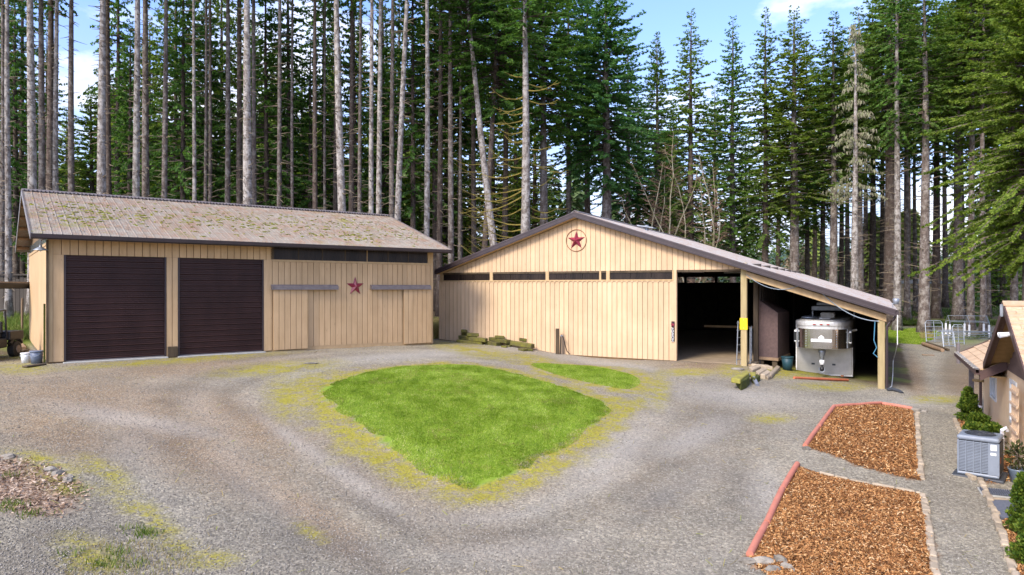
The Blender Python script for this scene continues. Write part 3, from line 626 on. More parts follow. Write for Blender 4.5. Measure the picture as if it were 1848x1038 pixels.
# ================================================================== BARN
ZB = CZ - 3.5
b = thing('barn', 'wide tan gable barn with open bay and trailer lean-to on its right', 'barn', (BA.ox, BA.oy, ZB), BA.a)
def bzl(zr): return zr + CZ - ZB
AU, AZ, SB = .15, bzl(3.80), .3333
def broof(u): return AZ - SB * abs(u - AU)
BL = 25.0
UL2, UR2 = -8.33, 14.29
wl = BA.u(794.5); dj = BA.u(1219.5); p1, p2 = BA.u(1337), BA.u(1348); e1, e2 = BA.u(1584), BA.u(1597)
gp_u = [(-8.3, -2.95), (-5.2, -3.12), (-2.42, -3.26), (-.86, -3.46), (2, -3.49), (5.1, -3.50), (8.2, -3.52)]
def bfoot(u): return bzl(float(np.interp(u, [q[0] for q in gp_u], [q[1] for q in gp_u]))) + .03
ZLT, ZBT = bzl(.39), bzl(.83)      # top of lower wall, bottom of gable siding
edges = span(wl + .1, dj - .06, .258)
c_ = MB(); c_.hexa([(wl, .03, bfoot(wl) - .6), (dj - .02, .03, bfoot(dj) - .6), (dj - .02, .12, bfoot(dj) - .6), (wl, .12, bfoot(wl) - .6), (wl, .03, ZLT - .02), (dj - .02, .03, ZLT - .02), (dj - .02, .12, ZLT - .02), (wl, .12, ZLT - .02)]); obj('front_wall', c_, 'groove', b)
boards(b, edges, bfoot, lambda x: ZLT - .07, -.02, .03, 'barn_siding', gap=.022)
ge = span(wl + .02, p2 - .02, .258)
def gtop(x): return broof(x) - .30
c_ = MB(); c_.prism([(wl, ZBT + .02), (p2 - .02, ZBT + .02), (p2 - .02, max(gtop(p2), ZBT + .1)), (AU, gtop(AU) + .02), (wl, max(gtop(wl), ZBT + .025))], .03, .12); obj('gable_wall', c_, 'groove', b)
ge2 = sorted(ge + [AU]); ge2 = [x for i, x in enumerate(ge2) if i == 0 or x - ge2[i - 1] > .06]
boards(b, ge2, lambda x: ZBT, gtop, -.03, .03, 'barn_siding', gap=.02, name='gable_board')
bx('corner_board', wl - .06, wl + .1, -.045, .03, bfoot(wl), ZLT - .07, 'barn_siding', b)
bx('door_jamb', dj - .06, dj + .05, -.055, .14, bfoot(dj), ZBT, 'barn_siding', b)
bx('wall_cap', wl - .06, dj - .06, -.06, .14, ZLT - .068, ZLT, 'trim_tan', b)
cbm = MB().box(-.05, .05, -.05, -.021, ZLT - .13, ZLT - .07).mesh('cap_block', 'barn_siding')
for x in edges: link('cap_block', cbm, b, (x, 0, 0))
bx('band_beam', wl, p1, -.02, .1, ZBT - .1, ZBT - .003, 'dark_wood', b)
cps = [794, 887, 989, 1083, 1099, 1216]
for i, px in enumerate((797, 887, 988, 1083.5, 1097.5, 1217)):
    uu = BA.u(px); wd = .09 if i != 3 else .05
    bx('band_post', uu - wd, uu + wd, -.035, .1, ZLT, ZBT - .004, 'trim_tan', b)
for a, c in ((800, 885), (890, 985), (991, 1082), (1086, 1095), (1101, 1214)):
    ua, uc = BA.u(a), BA.u(c); mm = span(ua, uc, 1.0)
    for s0, s1 in zip(mm[:-1], mm[1:]):
        o = bx('band_pane', s0 + .01, s1 - .01, .03, .042, ZLT, ZBT - .1, 'glazing', b)
        r = MB()
        for k in range(1, 7): x = s0 + (s1 - s0) * k / 7; r.box(x - .012, x + .012, .016, .029, ZLT, ZBT - .1)
        obj('pane_ribs', r, 'glazing', o)
# posts and lean-to framing
lg = lambda u, v=0: BA.g(u, v) - ZB
bx('door_post', p1, p2, -.06, .2, lg(p1) - .3, ZBT + .3, 'post_wood', b, .015)
q1, q2 = BA.u(1360, 1.6), BA.u(1368.5, 1.6)
bx('inner_post', q1, q2, 1.5, 1.75, lg(q1, 1.6) - .3, broof(q1) - .3, 'dark_wood', b, .015)
bx('corner_post', e1, e2, -.06, .2, lg(e1) - .4, broof(e2) - .58, 'post_wood', b, .015)
def slab(name, ua, ub, va, vb, h0, h1, mat, par=b):
    return obj(name, MB().hexa([(ua, va, broof(ua) + h0), (ub, va, broof(ub) + h0), (ub, vb, broof(ub) + h0), (ua, vb, broof(ua) + h0), (ua, va, broof(ua) + h1), (ub, va, broof(ub) + h1), (ub, vb, broof(ub) + h1), (ua, vb, broof(ua) + h1)]), mat, par)
slab('lean_to_beam', p2 - .02, e2 + .05, -.1, .12, -.62, -.33, 'trim_tan')
slab('header_beam', p2, e2 + .05, .15, .3, -.6, -.3, 'post_wood')
# roof
rl = slab('roof_left', UL2, AU, -.4, BL, -.12, 0, 'barn_roof')
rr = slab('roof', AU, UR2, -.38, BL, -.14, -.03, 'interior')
npb = 28; PW = (BL + .42) / npb
pm = MB(); prof = [(0, 0), (.02, .035), (.05, .035), (.07, 0)]
pr = []
for k in range(3):
    o_ = k * PW / 3
    pr += [(o_, 0), (o_ + .02, .035), (o_ + .05, .035), (o_ + .07, 0)]
pr.append((PW, 0))
for u in (AU, UR2 + .05):
    for y, h in pr: pm.v.append((u, y, broof(u) + h))
for u in (AU, UR2 + .05):
    for y in (0, PW): pm.v.append((u, y, broof(u) - .02))
k = len(pr)
for i in range(k - 1): pm.f.append((i, k + i, k + i + 1, i + 1)); pm.m.append(0)
o2 = 2 * k; pm.f += [(o2, o2 + 1, o2 + 3, o2 + 2), tuple([o2 + 2, o2 + 3] + list(range(2 * k - 1, k - 1, -1)))]; pm.m += [0, 0]
pme = pm.mesh('roof_panel', 'barn_roof')
for i in range(npb): link('roof_panel', pme, rr, (0, -.42 + i * PW, 0))
obj('ridge_cap', MB().prism([(AU - .2, AZ - .04), (AU, AZ + .07), (AU + .2, AZ - .03), (AU + .2, AZ + .0), (AU, AZ + .1), (AU - .2, AZ - .01)], -.42, BL), 'rail_metal', b)
for ua, ub in ((UL2, AU), (AU, UR2)):
    slab('rake_board', ua, ub, -.46, -.425, -.27, -.045, 'fascia')
    slab('rake_trim', ua, ub, -.475, -.41, -.04, .02, 'fascia_light')
    slab('rake_lip', ua, ub, -.475, -.44, -.2, -.17, 'fascia_light')
slab('rake_soffit', UL2 + .1, AU, -.42, .02, -.27, -.24, 'trim_tan'); slab('rake_soffit', AU, p2, -.42, .02, -.27, -.24, 'trim_tan')
bx('eave_gutter', UR2 - .04, UR2 + .1, -.46, BL, broof(UR2) - .22, broof(UR2) - .06, 'fascia', b)
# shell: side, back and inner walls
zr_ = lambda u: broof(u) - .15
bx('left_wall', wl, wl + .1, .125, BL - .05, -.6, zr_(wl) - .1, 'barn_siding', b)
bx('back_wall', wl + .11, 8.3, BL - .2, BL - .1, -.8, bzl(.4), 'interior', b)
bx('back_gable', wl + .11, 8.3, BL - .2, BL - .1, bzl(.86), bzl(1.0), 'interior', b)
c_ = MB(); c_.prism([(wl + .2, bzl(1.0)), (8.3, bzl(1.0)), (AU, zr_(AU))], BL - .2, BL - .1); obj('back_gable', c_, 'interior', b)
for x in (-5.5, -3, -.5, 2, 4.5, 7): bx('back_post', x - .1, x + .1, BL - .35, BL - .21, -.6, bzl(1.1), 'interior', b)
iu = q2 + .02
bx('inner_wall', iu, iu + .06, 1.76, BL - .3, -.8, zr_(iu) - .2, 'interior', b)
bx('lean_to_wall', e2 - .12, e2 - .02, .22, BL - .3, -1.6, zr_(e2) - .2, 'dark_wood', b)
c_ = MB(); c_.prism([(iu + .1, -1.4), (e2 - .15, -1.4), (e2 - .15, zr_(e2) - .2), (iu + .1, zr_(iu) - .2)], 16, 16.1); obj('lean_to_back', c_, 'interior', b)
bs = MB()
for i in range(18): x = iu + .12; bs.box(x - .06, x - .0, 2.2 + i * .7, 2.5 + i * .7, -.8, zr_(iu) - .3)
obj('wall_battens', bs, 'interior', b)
fl = MB(); fl.box(wl + .12, iu, .15, BL - .25, -.5, .02); obj('barn_floor', fl, 'interior_floor', b)
for i in range(7):
    v = 2.5 + i * 3.2; bx('roof_truss', wl + .15, iu - .02, v - .05, v + .05, bzl(.95), bzl(1.15), 'interior', b)
bx('stall_rail', 4.5, iu - .3, 9.0, 9.06, 1.15, 1.27, 'trim_tan', b)
for i in range(4): bx('shop_light', 2.0 + i * 1.9, 3.2 + i * 1.9, 4 + i * 2.1, 4.2 + i * 2.1, bzl(.82), bzl(.88), 'white_paint', b)

# ------------------------------------------------------------------ stars, signs and fittings
def hang_star(frame, px, py, rpx, v, label, ring=False):
    u = frame.u(px, v); z = frame.z(py, u, v); d = frame.oy + frame.c * v + frame.s * u; r = rpx / F * d
    x, y = frame.w(u, v)
    t = thing('metal_star', label, 'star', (x, y, z), frame.a)
    obj('star_body', star_mesh(r), 'star_red', t)
    if ring:
        k = 40; rr_ = r * 1.12
        obj('ring', MB().tube([(rr_ * math.cos(2 * math.pi * i / k), -.02, rr_ * math.sin(2 * math.pi * i / k)) for i in range(k + 1)], .016, 6, False), 'rust', t)
hang_star(GA, 641, 517, 17.5, -.03, 'dark red five-pointed metal star on the garage wall between the sliding doors')
hang_star(BA, 1040, 434, 17.5, -.04, 'dark red metal star inside a thin ring high on the barn gable', True)
u = BA.u(1214.7, -.06); x, y = BA.w(u, -.075); z = BA.z(596, u)
t = thing('welcome_sign', 'narrow black plaque with white lettering under a small star beside the barn door', 'sign', (x, y, BA.z(602, u)), BA.a)
bx('sign_plate', -.075, .075, -.02, .018, -.37, .28, 'black', t)
fc = bpy.data.curves.new('lettering', 'FONT'); fc.body = 'HOWDY'; fc.size = .17; fc.extrude = .004; fc.align_x = 'CENTER'; fc.align_y = 'CENTER'; fc.materials.append(MATS['white_paint'])
_tmp = bpy.data.objects.new('lettering_curve', fc); col.objects.link(_tmp); bpy.context.view_layer.update(); _me = bpy.data.meshes.new_from_object(_tmp.evaluated_get(bpy.context.evaluated_depsgraph_get())); bpy.data.objects.remove(_tmp)
ft = bpy.data.objects.new('lettering', _me); col.objects.link(ft); ft.parent = t; ft.location = (0, -.026, -.04); ft.rotation_euler = (R(90), R(-90), 0)
link('small_star', star_mesh(.13, .1).mesh('small_star', 'star_red'), t, (0, -.03, .42)); bx('star_plate', -.075, .075, -.012, .018, .3, .58, 'black', t)
u = (p1 + p2) / 2; x, y = BA.w(u, -.075); zz = BA.z(584, u)
t = thing('post_sign', 'plain yellow sign board fixed to the pale post of the barn bay', 'sign', (x, y, zz), BA.a)
bx('sign_board', -.17, .17, -.012, .012, -.28, .25, 'yellow', t, .01)
s = MB()
for i in range(2): s.lathe([(.012, 0), (.012, .008)], 8, (0, 0, 0))
for zz_ in (-.2, .18): bx('screw', -.012, .012, -.02, -.012, zz_ - .012, zz_ + .012, 'galv', t)
# gooseneck lamp on the garage corner
u = GA.u(84); x, y = GA.w(-.12, -.05)
t = thing('barn_lamp', 'small gooseneck lamp with metal shade at the garage corner under the eave', 'lamp', (x, y, GA.z(452, 0)), GA.a)
obj('lamp_arm', MB().tube([(.1, 0, .28), (.02, -.05, .4), (-.1, -.1, .36), (-.12, -.12, .18)], .018, 6), 'rail_metal', t)
obj('lamp_shade', MB().lathe([(.04, .2), (.05, .12), (.12, .07), (.24, 0), (.24, -.01), (.1, .06), (.02, .1)], 18, (-.12, -.12, 0)), 'galv', t, smooth=True)
obj('bulb', MB().lathe([(.01, .08), (.05, .03), (.05, -.03), (.01, -.06)], 10, (-.12, -.12, 0)), 'white_paint', t, smooth=True)
obj('downspout', MB().box(-.07, .005, -.1, -.04, gb(0), EZ - .2), 'dark_wood', g)
bx('splash_board', -.14, -.08, .02, .14, gb(0), gzl(-.6), 'moss_dark', g)
bx('door_stop', GA.u(302), GA.u(319), -.16, -.03, gb(4) - .05, gb(4) + .38, 'dark_wood', g, .01)
# roof vent on the barn and a satellite bracket
u = 1.5; x, y = BA.w(1.3, 8); t = thing('roof_vent', 'small pale metal vent hood on the barn ridge', 'vent', (x, y, ZB + broof(1.3)), BA.a)
obj('vent_stack', MB().lathe([(.12, -.1), (.12, .35)], 12), 'galv', t); obj('vent_hood', MB().hexa([(-.5, -.35, .3), (.5, -.35, .12), (.5, .35, .12), (-.5, .35, .3), (-.5, -.35, .36), (.5, -.35, .18), (.5, .35, .18), (-.5, .35, .36)]), 'galv', t)
x, y = BA.w(UR2 - .1, .6); t = thing('floodlight', 'grey floodlight at the low right corner of the barn roof', 'lamp', (x, y, ZB + broof(UR2) + .02), BA.a)
obj('bracket', MB().tube([(0, 0, 0), (0, 0, .22), (.06, 0, .26)], .02, 6), 'galv', t); obj('lamp_head', MB().lathe([(.05, -.12), (.1, -.1), (.13, .1), (.1, .13)], 14, (.12, 0, .3)), 'galv', t, smooth=True)
# barn downspout, loose cables
x, y = BA.w(e2 + .1, -.1)
obj('downspout', MB().tube([(UR2 + .02, -.3, broof(UR2) - .2), (UR2 - .1, -.25, broof(UR2) - .42), (e2 + .2, -.1, broof(UR2) - .5), (e2 + .07, -.1, broof(UR2) - .7), (e2 + .07, -.1, lg(e2) + .1)], .05, 8), 'fascia', b)
def sag(a, c, d, n=14): return [tuple(Vector(a).lerp(Vector(c), i / n) + Vector((0, 0, -d * 4 * (i / n) * (1 - i / n)))) for i in range(n + 1)]
def bw(u, v, z): X, Y = BA.w(u, v); return (X, Y, ZB + z)
tag(obj('hanging_cable', MB().tube([bw(*p) for p in sag((p2, -.13, ZBT - .25), (BA.u(1440), -.13, bzl(.05)), .35)], .014, 6), 'cable'), 'pale cable hanging from the barn post along the lean-to beam', 'cable')
tag(obj('hanging_cable', MB().tube([bw(*p) for p in sag((BA.u(1475), -.13, bzl(-.02)), (e1 + .05, -.13, bzl(-1.4)), .35)], .018, 6), 'cable'), 'long pale cable drooping in front of the trailer to the corner post', 'cable')
tag(obj('blue_rope', MB().tube([bw(e1 - .1, -.12, bzl(-1.42)), bw(e1 - .14, -.12, bzl(-2.2)), bw(e1 - .04, -.12, bzl(-2.5)), bw(e1 - .16, -.12, bzl(-2.75)), bw(e1, -.12, bzl(-2.9))], .018, 6), 'blue_rope'), 'short blue rope dangling beside the lean-to corner post', 'rope')
hp = [Vector(bw(UR2 + .05, -.48, broof(UR2) - .2))]; gg = ground(1612, 690); gq = ground(1606, 701)
tag(obj('white_hose', MB().tube([hp[0], hp[0] + Vector((.0, 0, -1.2)), Vector((gg.x, gg.y, gg.z + 1.0)), Vector((gg.x - .02, gg.y, gg.z + .3)), ground(1609, 700, .05), gq + Vector((0, 0, .05))], .018, 6), 'rope_white'), 'thin white cord hanging from the barn eave to the gravel', 'cord')
tag(obj('coiled_drain_pipe', MB().tube([ground(1601, 706, .06), ground(1612, 707, .1), ground(1622, 709, .08), ground(1628, 711, .03)], .07, 8), 'ac_dark'), 'dark drain pipe end on the gravel by the lean-to corner post', 'pipe')

# ================================================================== HORSE TRAILER in the lean-to
uc = BA.u(1487, 2.6); hw = (BA.u(1537.5, 2.6) - BA.u(1437, 2.6)) / 2
x, y = BA.w(uc, 2.6); gzt = BA.g(uc, 1.5)
t = thing('horse_trailer', 'white and silver gooseneck horse trailer parked nose-out under the lean-to', 'trailer', (x, y, gzt), BA.a)
tz = lambda py, v: BA.z(py, uc, v) - gzt
zt_, zn, zb_ = tz(579, 1.6), tz(630, 1.0), tz(675, 2.6)
NV = -1.7           # how far the nose stands forward of the lower front wall
bd = MB(); bd.box(-hw, hw, 0, 6.0, zb_, zt_ - .02); body = bev(obj('body', bd, 'trailer_skin', t), .06, 2)
nose = MB(); wN = hw * .80; wm = hw * .99
ny_of = lambda q: NV * (1 - min(1, abs(q)) ** 4.5) ** .6
ts_ = [math.sin(R(-90 + 180 * i / 22)) for i in range(23)]
pl = [(-wm, .02)] + [(wm * q, ny_of(q)) for q in ts_[1:-1]] + [(wm, .02)]
nose.prism(pl, zn, zt_, 'z'); bev(obj('nose', nose, 'trailer_white', t), .03, 2)
# polished wrap-around panel
pl2 = [(wm * q, ny_of(q) - .012) for q in [-.86 + 1.72 * i / 18 for i in range(19)]]
pp = MB(); zlo, zhi = zn + .03, zt_ - .34
for i, (a, c) in enumerate(zip(pl2[:-1], pl2[1:])):
    dx, dy = c[0] - a[0], c[1] - a[1]; l = math.hypot(dx, dy); nx_, ny_ = dy / l * .014, -dx / l * .014
    pp.hexa([(a[0], a[1], zlo), (c[0], c[1], zlo), (c[0] + nx_, c[1] + ny_, zlo), (a[0] + nx_, a[1] + ny_, zlo), (a[0], a[1], zhi), (c[0], c[1], zhi), (c[0] + nx_, c[1] + ny_, zhi), (a[0] + nx_, a[1] + ny_, zhi)])
pnl = obj('polished_panel', pp, 'chrome', t); frm = MB()
for q in (-.86, .86): frm.box(wm * q - .02, wm * q + .02, ny_of(q) - .04, ny_of(q) + .03, zlo, zhi)
obj('panel_trim', frm, 'galv', pnl)
zm = zlo + (zhi - zlo) * .42
bx('nose_lettering_bar', -.42, .42, NV - .05, NV - .035, zm - .07, zm + .06, 'white_paint', t)
em = MB(); em.prism([(-.13 , zm + .085), (.13, zm + .085), (.1, zm + .16), (.05, zm + .2), (0, zm + .24), (-.06, zm + .19), (-.1, zm + .15)], NV - .05, NV - .035); obj('emblem', em, 'white_paint', t)
rv = MB()
for s in (-1, 1):
    for k in range(7): rv.lathe([(.022, 0), (.012, .02)], 8, (0, 0, 0)) if False else rv.box(s * .62 - .018, s * .62 + .018, NV - .045, NV - .03, zlo + .1 + k * (zhi - zlo - .2) / 6 - .018, zlo + .1 + k * (zhi - zlo - .2) / 6 + .018)
obj('rivets', rv, 'galv', pnl)
# rounded white cap under the roof and roof skin
cp = MB(); big = [(a * 1.03, c - .03 if c < 0 else c) for a, c in pl]; cp.prism(big, zt_ - .26, zt_ + .02, 'z'); bev(obj('roof_cap', cp, 'trailer_white', t), .09, 3)
rs = MB(); rs.prism([(a * .9, c * .9 if c < 0 else 5.9) for a, c in pl], zt_ + .0, zt_ + .05, 'z'); rfm = bev(obj('roof_skin', rs, 'trailer_roof', t), .03, 2)
for xx in (-.28, 0, .28): bx('marker_light', xx - .055, xx + .055, NV - .09, NV - .05, zt_ - .15, zt_ - .11, 'red_lens', t)
for s in (-1, 1):
    wv = MB(); xw = hw * .985
    fr = bx('side_window', *(sorted((s * (hw * .91), s * (hw * 1.0)))), NV * .62, NV * .25, zlo + (zhi - zlo) * .25, zhi - .1, 'window_white', t, .02)
    bx('pane', *(sorted((s * (hw * .92), s * (hw * 1.008)))), NV * .62 - .012, NV * .30, zlo + (zhi - zlo) * .33, zhi - .18, 'dark_glass', fr)
bx('corner_post', -hw - .03, -hw + .02, -.03, .06, zb_ + .02, zt_ - .2, 'white_paint', t, .01)
bx('corner_post', hw - .02, hw + .03, -.03, .06, zb_ + .02, zn, 'trailer_skin', t, .01)
lowp = bx('lower_front_wall', -hw + .03, hw - .03, -.025, .0, zb_ + .03, zn - .02, 'trailer_skin', t)
for s in (-1, 1): bx('access_panel', s * .62 - .42, s * .62 + .42, -.035, -.027, zb_ + .35, zn - .15, 'trailer_skin', lowp)
for xx in (-.46, .42): bx('latch', xx - .07, xx + .07, -.05, -.035, zb_ + .42, zb_ + .5, 'ac_dark', lowp)
bx('bottom_trim', -hw - .02, hw + .02, -.04, .04, zb_ - .06, zb_ + .02, 'trailer_white', t, .01)
# gooseneck coupler
ck = obj('coupler', MB().lathe([(.16, 0), (.15, -.2), (.09, -.35), (.075, -.55)], 14, (0, NV + .45, zn)), 'galv', t, smooth=True)
obj('coupler_collar', MB().lathe([(.1, -.52), (.11, -.6), (.1, -.72), (.06, -.74)], 14, (0, NV + .45, zn)), 'white_paint', ck, smooth=True)
obj('coupler_socket', MB().lathe([(.06, -.72), (.06, -.85), (.1, -.88), (.1, -1.0), (.05, -1.02)], 14, (0, NV + .45, zn)), 'black', ck, smooth=True)
obj('safety_chain', MB().tube([(-.12, NV + .4, zn - .85), (-.1, NV + .4, zn - 1.0), (0, NV + .4, zn - 1.08), (.1, NV + .4, zn - 1.0), (.12, NV + .4, zn - .85)], .02, 6), 'galv', ck)
for s in (-.55, .78): bx('landing_jack', s - .06, s + .06, -.3, -.18, -.06, zb_ + .02, 'rust', t, .01)
for s in (-1, 1):
    for yy in (3.2, 4.2):
        wh = obj('wheel', MB().tube([(s * (hw - .26), yy, .36), (s * (hw - .02), yy, .36)], .36, 20), 'rubber', t); obj('hub', MB().tube([(s * (hw - .02), yy, .36), (s * (hw + .01), yy, .36)], .19, 14), 'galv', wh)
# things on the roof
an = obj('roof_dish', MB().lathe([(.02, .12), (.2, .14), (.36, .1), (.40, .05), (.36, .03), (.1, .04)], 20, (-.62, .1, zt_ + .04)), 'galv', t, smooth=True)
bev(bx('air_conditioner', -.2, .42, .6, 1.4, zt_ + .05, zt_ + .32, 'trailer_roof', t), .05, 2)
bx('roof_vent', -.2, .28, -.25, .1, zt_ + .045, zt_ + .11, 'trailer_white', t, .02)
bx('hay_rack', -.75, hw + .05, 2.6, 4.8, zt_ + .35, zt_ + .58, 'galv', t, .02); rk = MB()
for xx in (-.7, hw): rk.box(xx - .03, xx + .03, 2.7, 2.76, zt_, zt_ + .36)
obj('rack_legs', rk, 'galv', t)
bx('pod', -.55, .9, 3.0, 4.6, zt_ + .585, zt_ + .76, 'galv', t, .03)
obj('mirror_arm', MB().tube([(hw, -.3, zt_ - .45), (hw + .2, -.35, zt_ - .4)], .05, 8), 'trailer_roof', t)

# orange bar on the gravel under the trailer nose
a, c = ground(1433, 684.5, .06), ground(1530, 688.5, .06)
tag(obj('orange_bar', MB().tube([a, c], .055, 8), 'orange'), 'long orange-red bar lying on the gravel in front of the trailer', 'bar')
# brown shed box beside the trailer
u0, u1 = BA.u(1369, 1.75), BA.u(1403.5, 1.75); x, y = BA.w(u0, 1.75); gzs = BA.g(u0, 1.75)
t = thing('storage_shed', 'tall brown panelled storage box with sloping top beside the horse trailer', 'shed', (x, y, gzs), BA.a)
wz = u1 - u0; zt1 = BA.z(541, u0, 1.75) - gzs; zt2 = BA.z(565, u1, 1.75) - gzs; zbt = BA.z(647, u0, 1.75) - gzs
obj('shed_body', MB().hexa([(0, 0, zbt + .1), (wz, .0, zbt + .06), (wz + .25, 2.4, zbt + .1), (0, 2.4, zbt + .1), (0, 0, zt1), (wz, 0, zt2), (wz + .25, 2.4, zt2), (0, 2.4, zt1)]), 'brown_box', t)
obj('base_rail', MB().hexa([(-.02, -.03, zbt - .04), (wz + .03, -.03, zbt - .08), (wz + .3, 2.4, zbt - .04), (0, 2.4, zbt - .04), (-.02, -.03, zbt + .098), (wz + .03, -.03, zbt + .058), (wz + .3, 2.4, zbt + .098), (0, 2.4, zbt + .098)]), 'dry_log', t)
for xx in (.1, wz - .15): bx('block', xx - .1, xx + .12, .05, .3, -.35, zbt - .05, 'dark_wood', t)
# bucket
p = ground(1421, 668); t = thing('bucket', 'dark teal plastic bucket between the brown box and the trailer', 'bucket', p)
obj('bucket_body', MB().lathe([(.2, 0), (.26, .62), (.24, .62), (.19, .05), (.01, .04)], 18), 'teal_bucket', t, smooth=True); obj('rim', MB().lathe([(.255, .57), (.285, .58), (.285, .63), (.255, .63)], 18), 'teal_bucket', t, smooth=True)
# open tube gate by the barn post
gu = BA.u(1352, .8); x, y = BA.w(p2 + .12, .1)
t = thing('tube_gate', 'silver tube gate folded open beside the pale barn post', 'gate', (x, y, BA.g(p2 + .1, .1)), BA.a + R(96))
Lg, hg = 1.25, 1.75
for xx in (.03, Lg): obj('gate_post', MB().tube([(xx, 0, .1), (xx, 0, hg)], .024, 8), 'galv', t)
for k in range(7): obj('rail', MB().tube([(.03, 0, .18 + k * (hg - .2) / 6), (Lg, 0, .18 + k * (hg - .2) / 6)], .018, 8), 'galv', t)
x, y = BA.w(p1 - .1, -.12); t = thing('tube_gate', 'narrow silver gate panel standing on end against the left of the barn post', 'gate', (x, y, BA.g(p1, -.1)), BA.a + R(60))
for xx in (0, .28): obj('gate_post', MB().tube([(xx - .1, 0, .02), (xx, 0, 2.0)], .022, 8), 'galv', t)
for k in range(6): obj('rail', MB().tube([(-.07, 0, .25 + k * .33), (.24, 0, .25 + k * .33)], .016, 8), 'galv', t)
# steps of split timbers and stone by the post
def prismstone(name, pts, h, mat, parent=None, jit=.0):
    pts = [Vector(q) for q in pts]; n = len(pts); m = MB()
    m.poly([tuple(q - Vector((0, 0, .12))) for q in pts] + [tuple(q + Vector((0, 0, h))) for q in pts], [tuple(range(n - 1, -1, -1)), tuple(range(n, 2 * n))] + [(i, (i + 1) % n, (i + 1) % n + n, i + n) for i in range(n)])
    o = obj(name, m, mat, parent); bev(o, .025, 1); return o
steps = [[(1352, 665), (1368, 660), (1373, 664), (1358, 671)], [(1364, 672), (1378, 664), (1385, 668), (1370, 677)], [(1372, 679), (1384, 671), (1391, 675), (1381, 682)], [(1380, 680), (1390, 677), (1393, 680), (1386, 684)], [(1388, 676), (1402, 662), (1408, 665), (1392, 682)], [(1355, 659), (1385, 661), (1395, 665), (1368, 661)]]
t = thing('step_stones', 'heap of tan stone blocks forming rough steps below the brown box', 'steps', ground(1380, 672))
iv = Vector(t.location)
for q in steps: prismstone('block', [ground(a, c + 3) - iv for a, c in q], random.uniform(.12, .2), 'paver', t)
q = [(1321, 690), (1348, 673), (1352, 680), (1349, 695), (1336, 701)]
t = thing('mossy_stump', 'broad stump slab with yellow top and dark mossy side in front of the barn post', 'stump', ground(1338, 690)); iv = Vector(t.location)
prismstone('stump_body', [ground(a, c + 4) - iv for a, c in [(1328, 692), (1349, 681), (1353, 690), (1347, 697), (1337, 701)]], .34, 'moss_dark', t)
prismstone('top_slab', [ground(a, c + 12) - iv + Vector((0, 0, .35)) for a, c in [(1319, 690), (1348, 674), (1352, 680), (1336, 693)]], .06, 'mossy_top', t)
prismstone('top_slab', [ground(a, c + 9) - iv + Vector((0, 0, .24)) for a, c in [(1352, 676), (1364, 675), (1364, 681), (1356, 681)]], .05, 'mossy_top', t)
prismstone('root_block', [ground(a, c) - iv for a, c in [(1356, 690), (1366, 684), (1372, 688), (1362, 694)]], .22, 'moss_dark', t)
a = ground(1353, 690, .12); tag(obj('drain_pipe', MB().tube([ground(1353, 686, .2), ground(1358, 688, .2), ground(1363, 693, .12), ground(1367, 697, .03)], .075, 10), 'pipe_grey'), 'short ribbed grey drain pipe beside the mossy stump', 'pipe')
t = tag(obj('flat_stone', MB().lathe([(.25, -.05), (.3, .03), (.2, .07)], 9), 'rock', None, ground(1331, 667)), 'flat grey stone at the foot of the barn bay post', 'stone')
# mossy timber stack along the barn wall
def beam(pxa, pya, pxb, pyb, w_, h_, lift, name='timber', parent=None, mat='mossy_timber'):
    A, C = ground(pxa, pya), ground(pxb, pyb); d = (C - A); n = Vector((-d.y, d.x, 0)).normalized() * w_ / 2
    if parent: A = A - Vector(parent.location); C = C - Vector(parent.location)
    up0, up1 = Vector((0, 0, lift)), Vector((0, 0, lift + h_))
    o = obj(name, MB().hexa([A - n + up0, C - n + up0, C + n + up0, A + n + up0, A - n + up1, C - n + up1, C + n + up1, A + n + up1]), mat, parent); bev(o, .02, 1); return o
for lab, cen, rows in (
  ('tallest stack of mossy landscape timbers against the left of the barn wall', (850, 621), [(827, 618, 873, 622, .45, .16, .0), (830, 617, 858, 620, .3, .2, .16), (848, 620, 878, 623, .3, .2, .16), (835, 616, 852, 619, .2, .18, .34), (843, 619, 864, 620, .22, .18, .37), (833, 617, 842, 617.5, .3, .15, .53)]),
  ('middle stack of mossy timbers and blocks against the barn wall', (898, 624), [(879, 622, 900, 625, .4, .2, .0), (886, 621, 918, 627, .35, .18, .2), (893, 623, 910, 624, .3, .14, .38), (905, 627, 915, 628, .3, .1, .0)]),
  ('low long mossy timbers nearest the hose post by the barn wall', (940, 629), [(912, 625, 962, 633, .35, .22, .12), (938, 632, 948, 634, .3, .12, .0), (950, 633, 961, 634, .3, .12, .0), (939, 627, 952, 629, .25, .18, .34), (915, 626, 922, 627, .3, .12, .0)])):
    t = thing('timber_stack', lab, 'timber stack', ground(*cen), group='mossy timber stacks by the barn')
    for r_w in rows: beam(*r_w, parent=t)
# hose post
p = ground(1006, 640); t = thing('hose_post', 'dark wooden post with a black hose hung on it at the barn wall', 'post', p)
bx('post', -.09, .09, -.09, .09, -.2, 1.32, 'dark_wood', t, .01)
obj('standpipe', MB().tube([(.14, 0, 0), (.17, 0, .9), (.2, -.05, 1.0)], .03, 8), 'black', t)
obj('hose', MB().tube([(.2, -.05, 1.0), (.3, -.08, .85), (.38, -.08, .5), (.48, -.08, .18), (.62, -.1, .03)], .024, 8), 'hose', t)
bx('tap', .15, .25, -.09, -.03, .93, .99, 'galv', t)

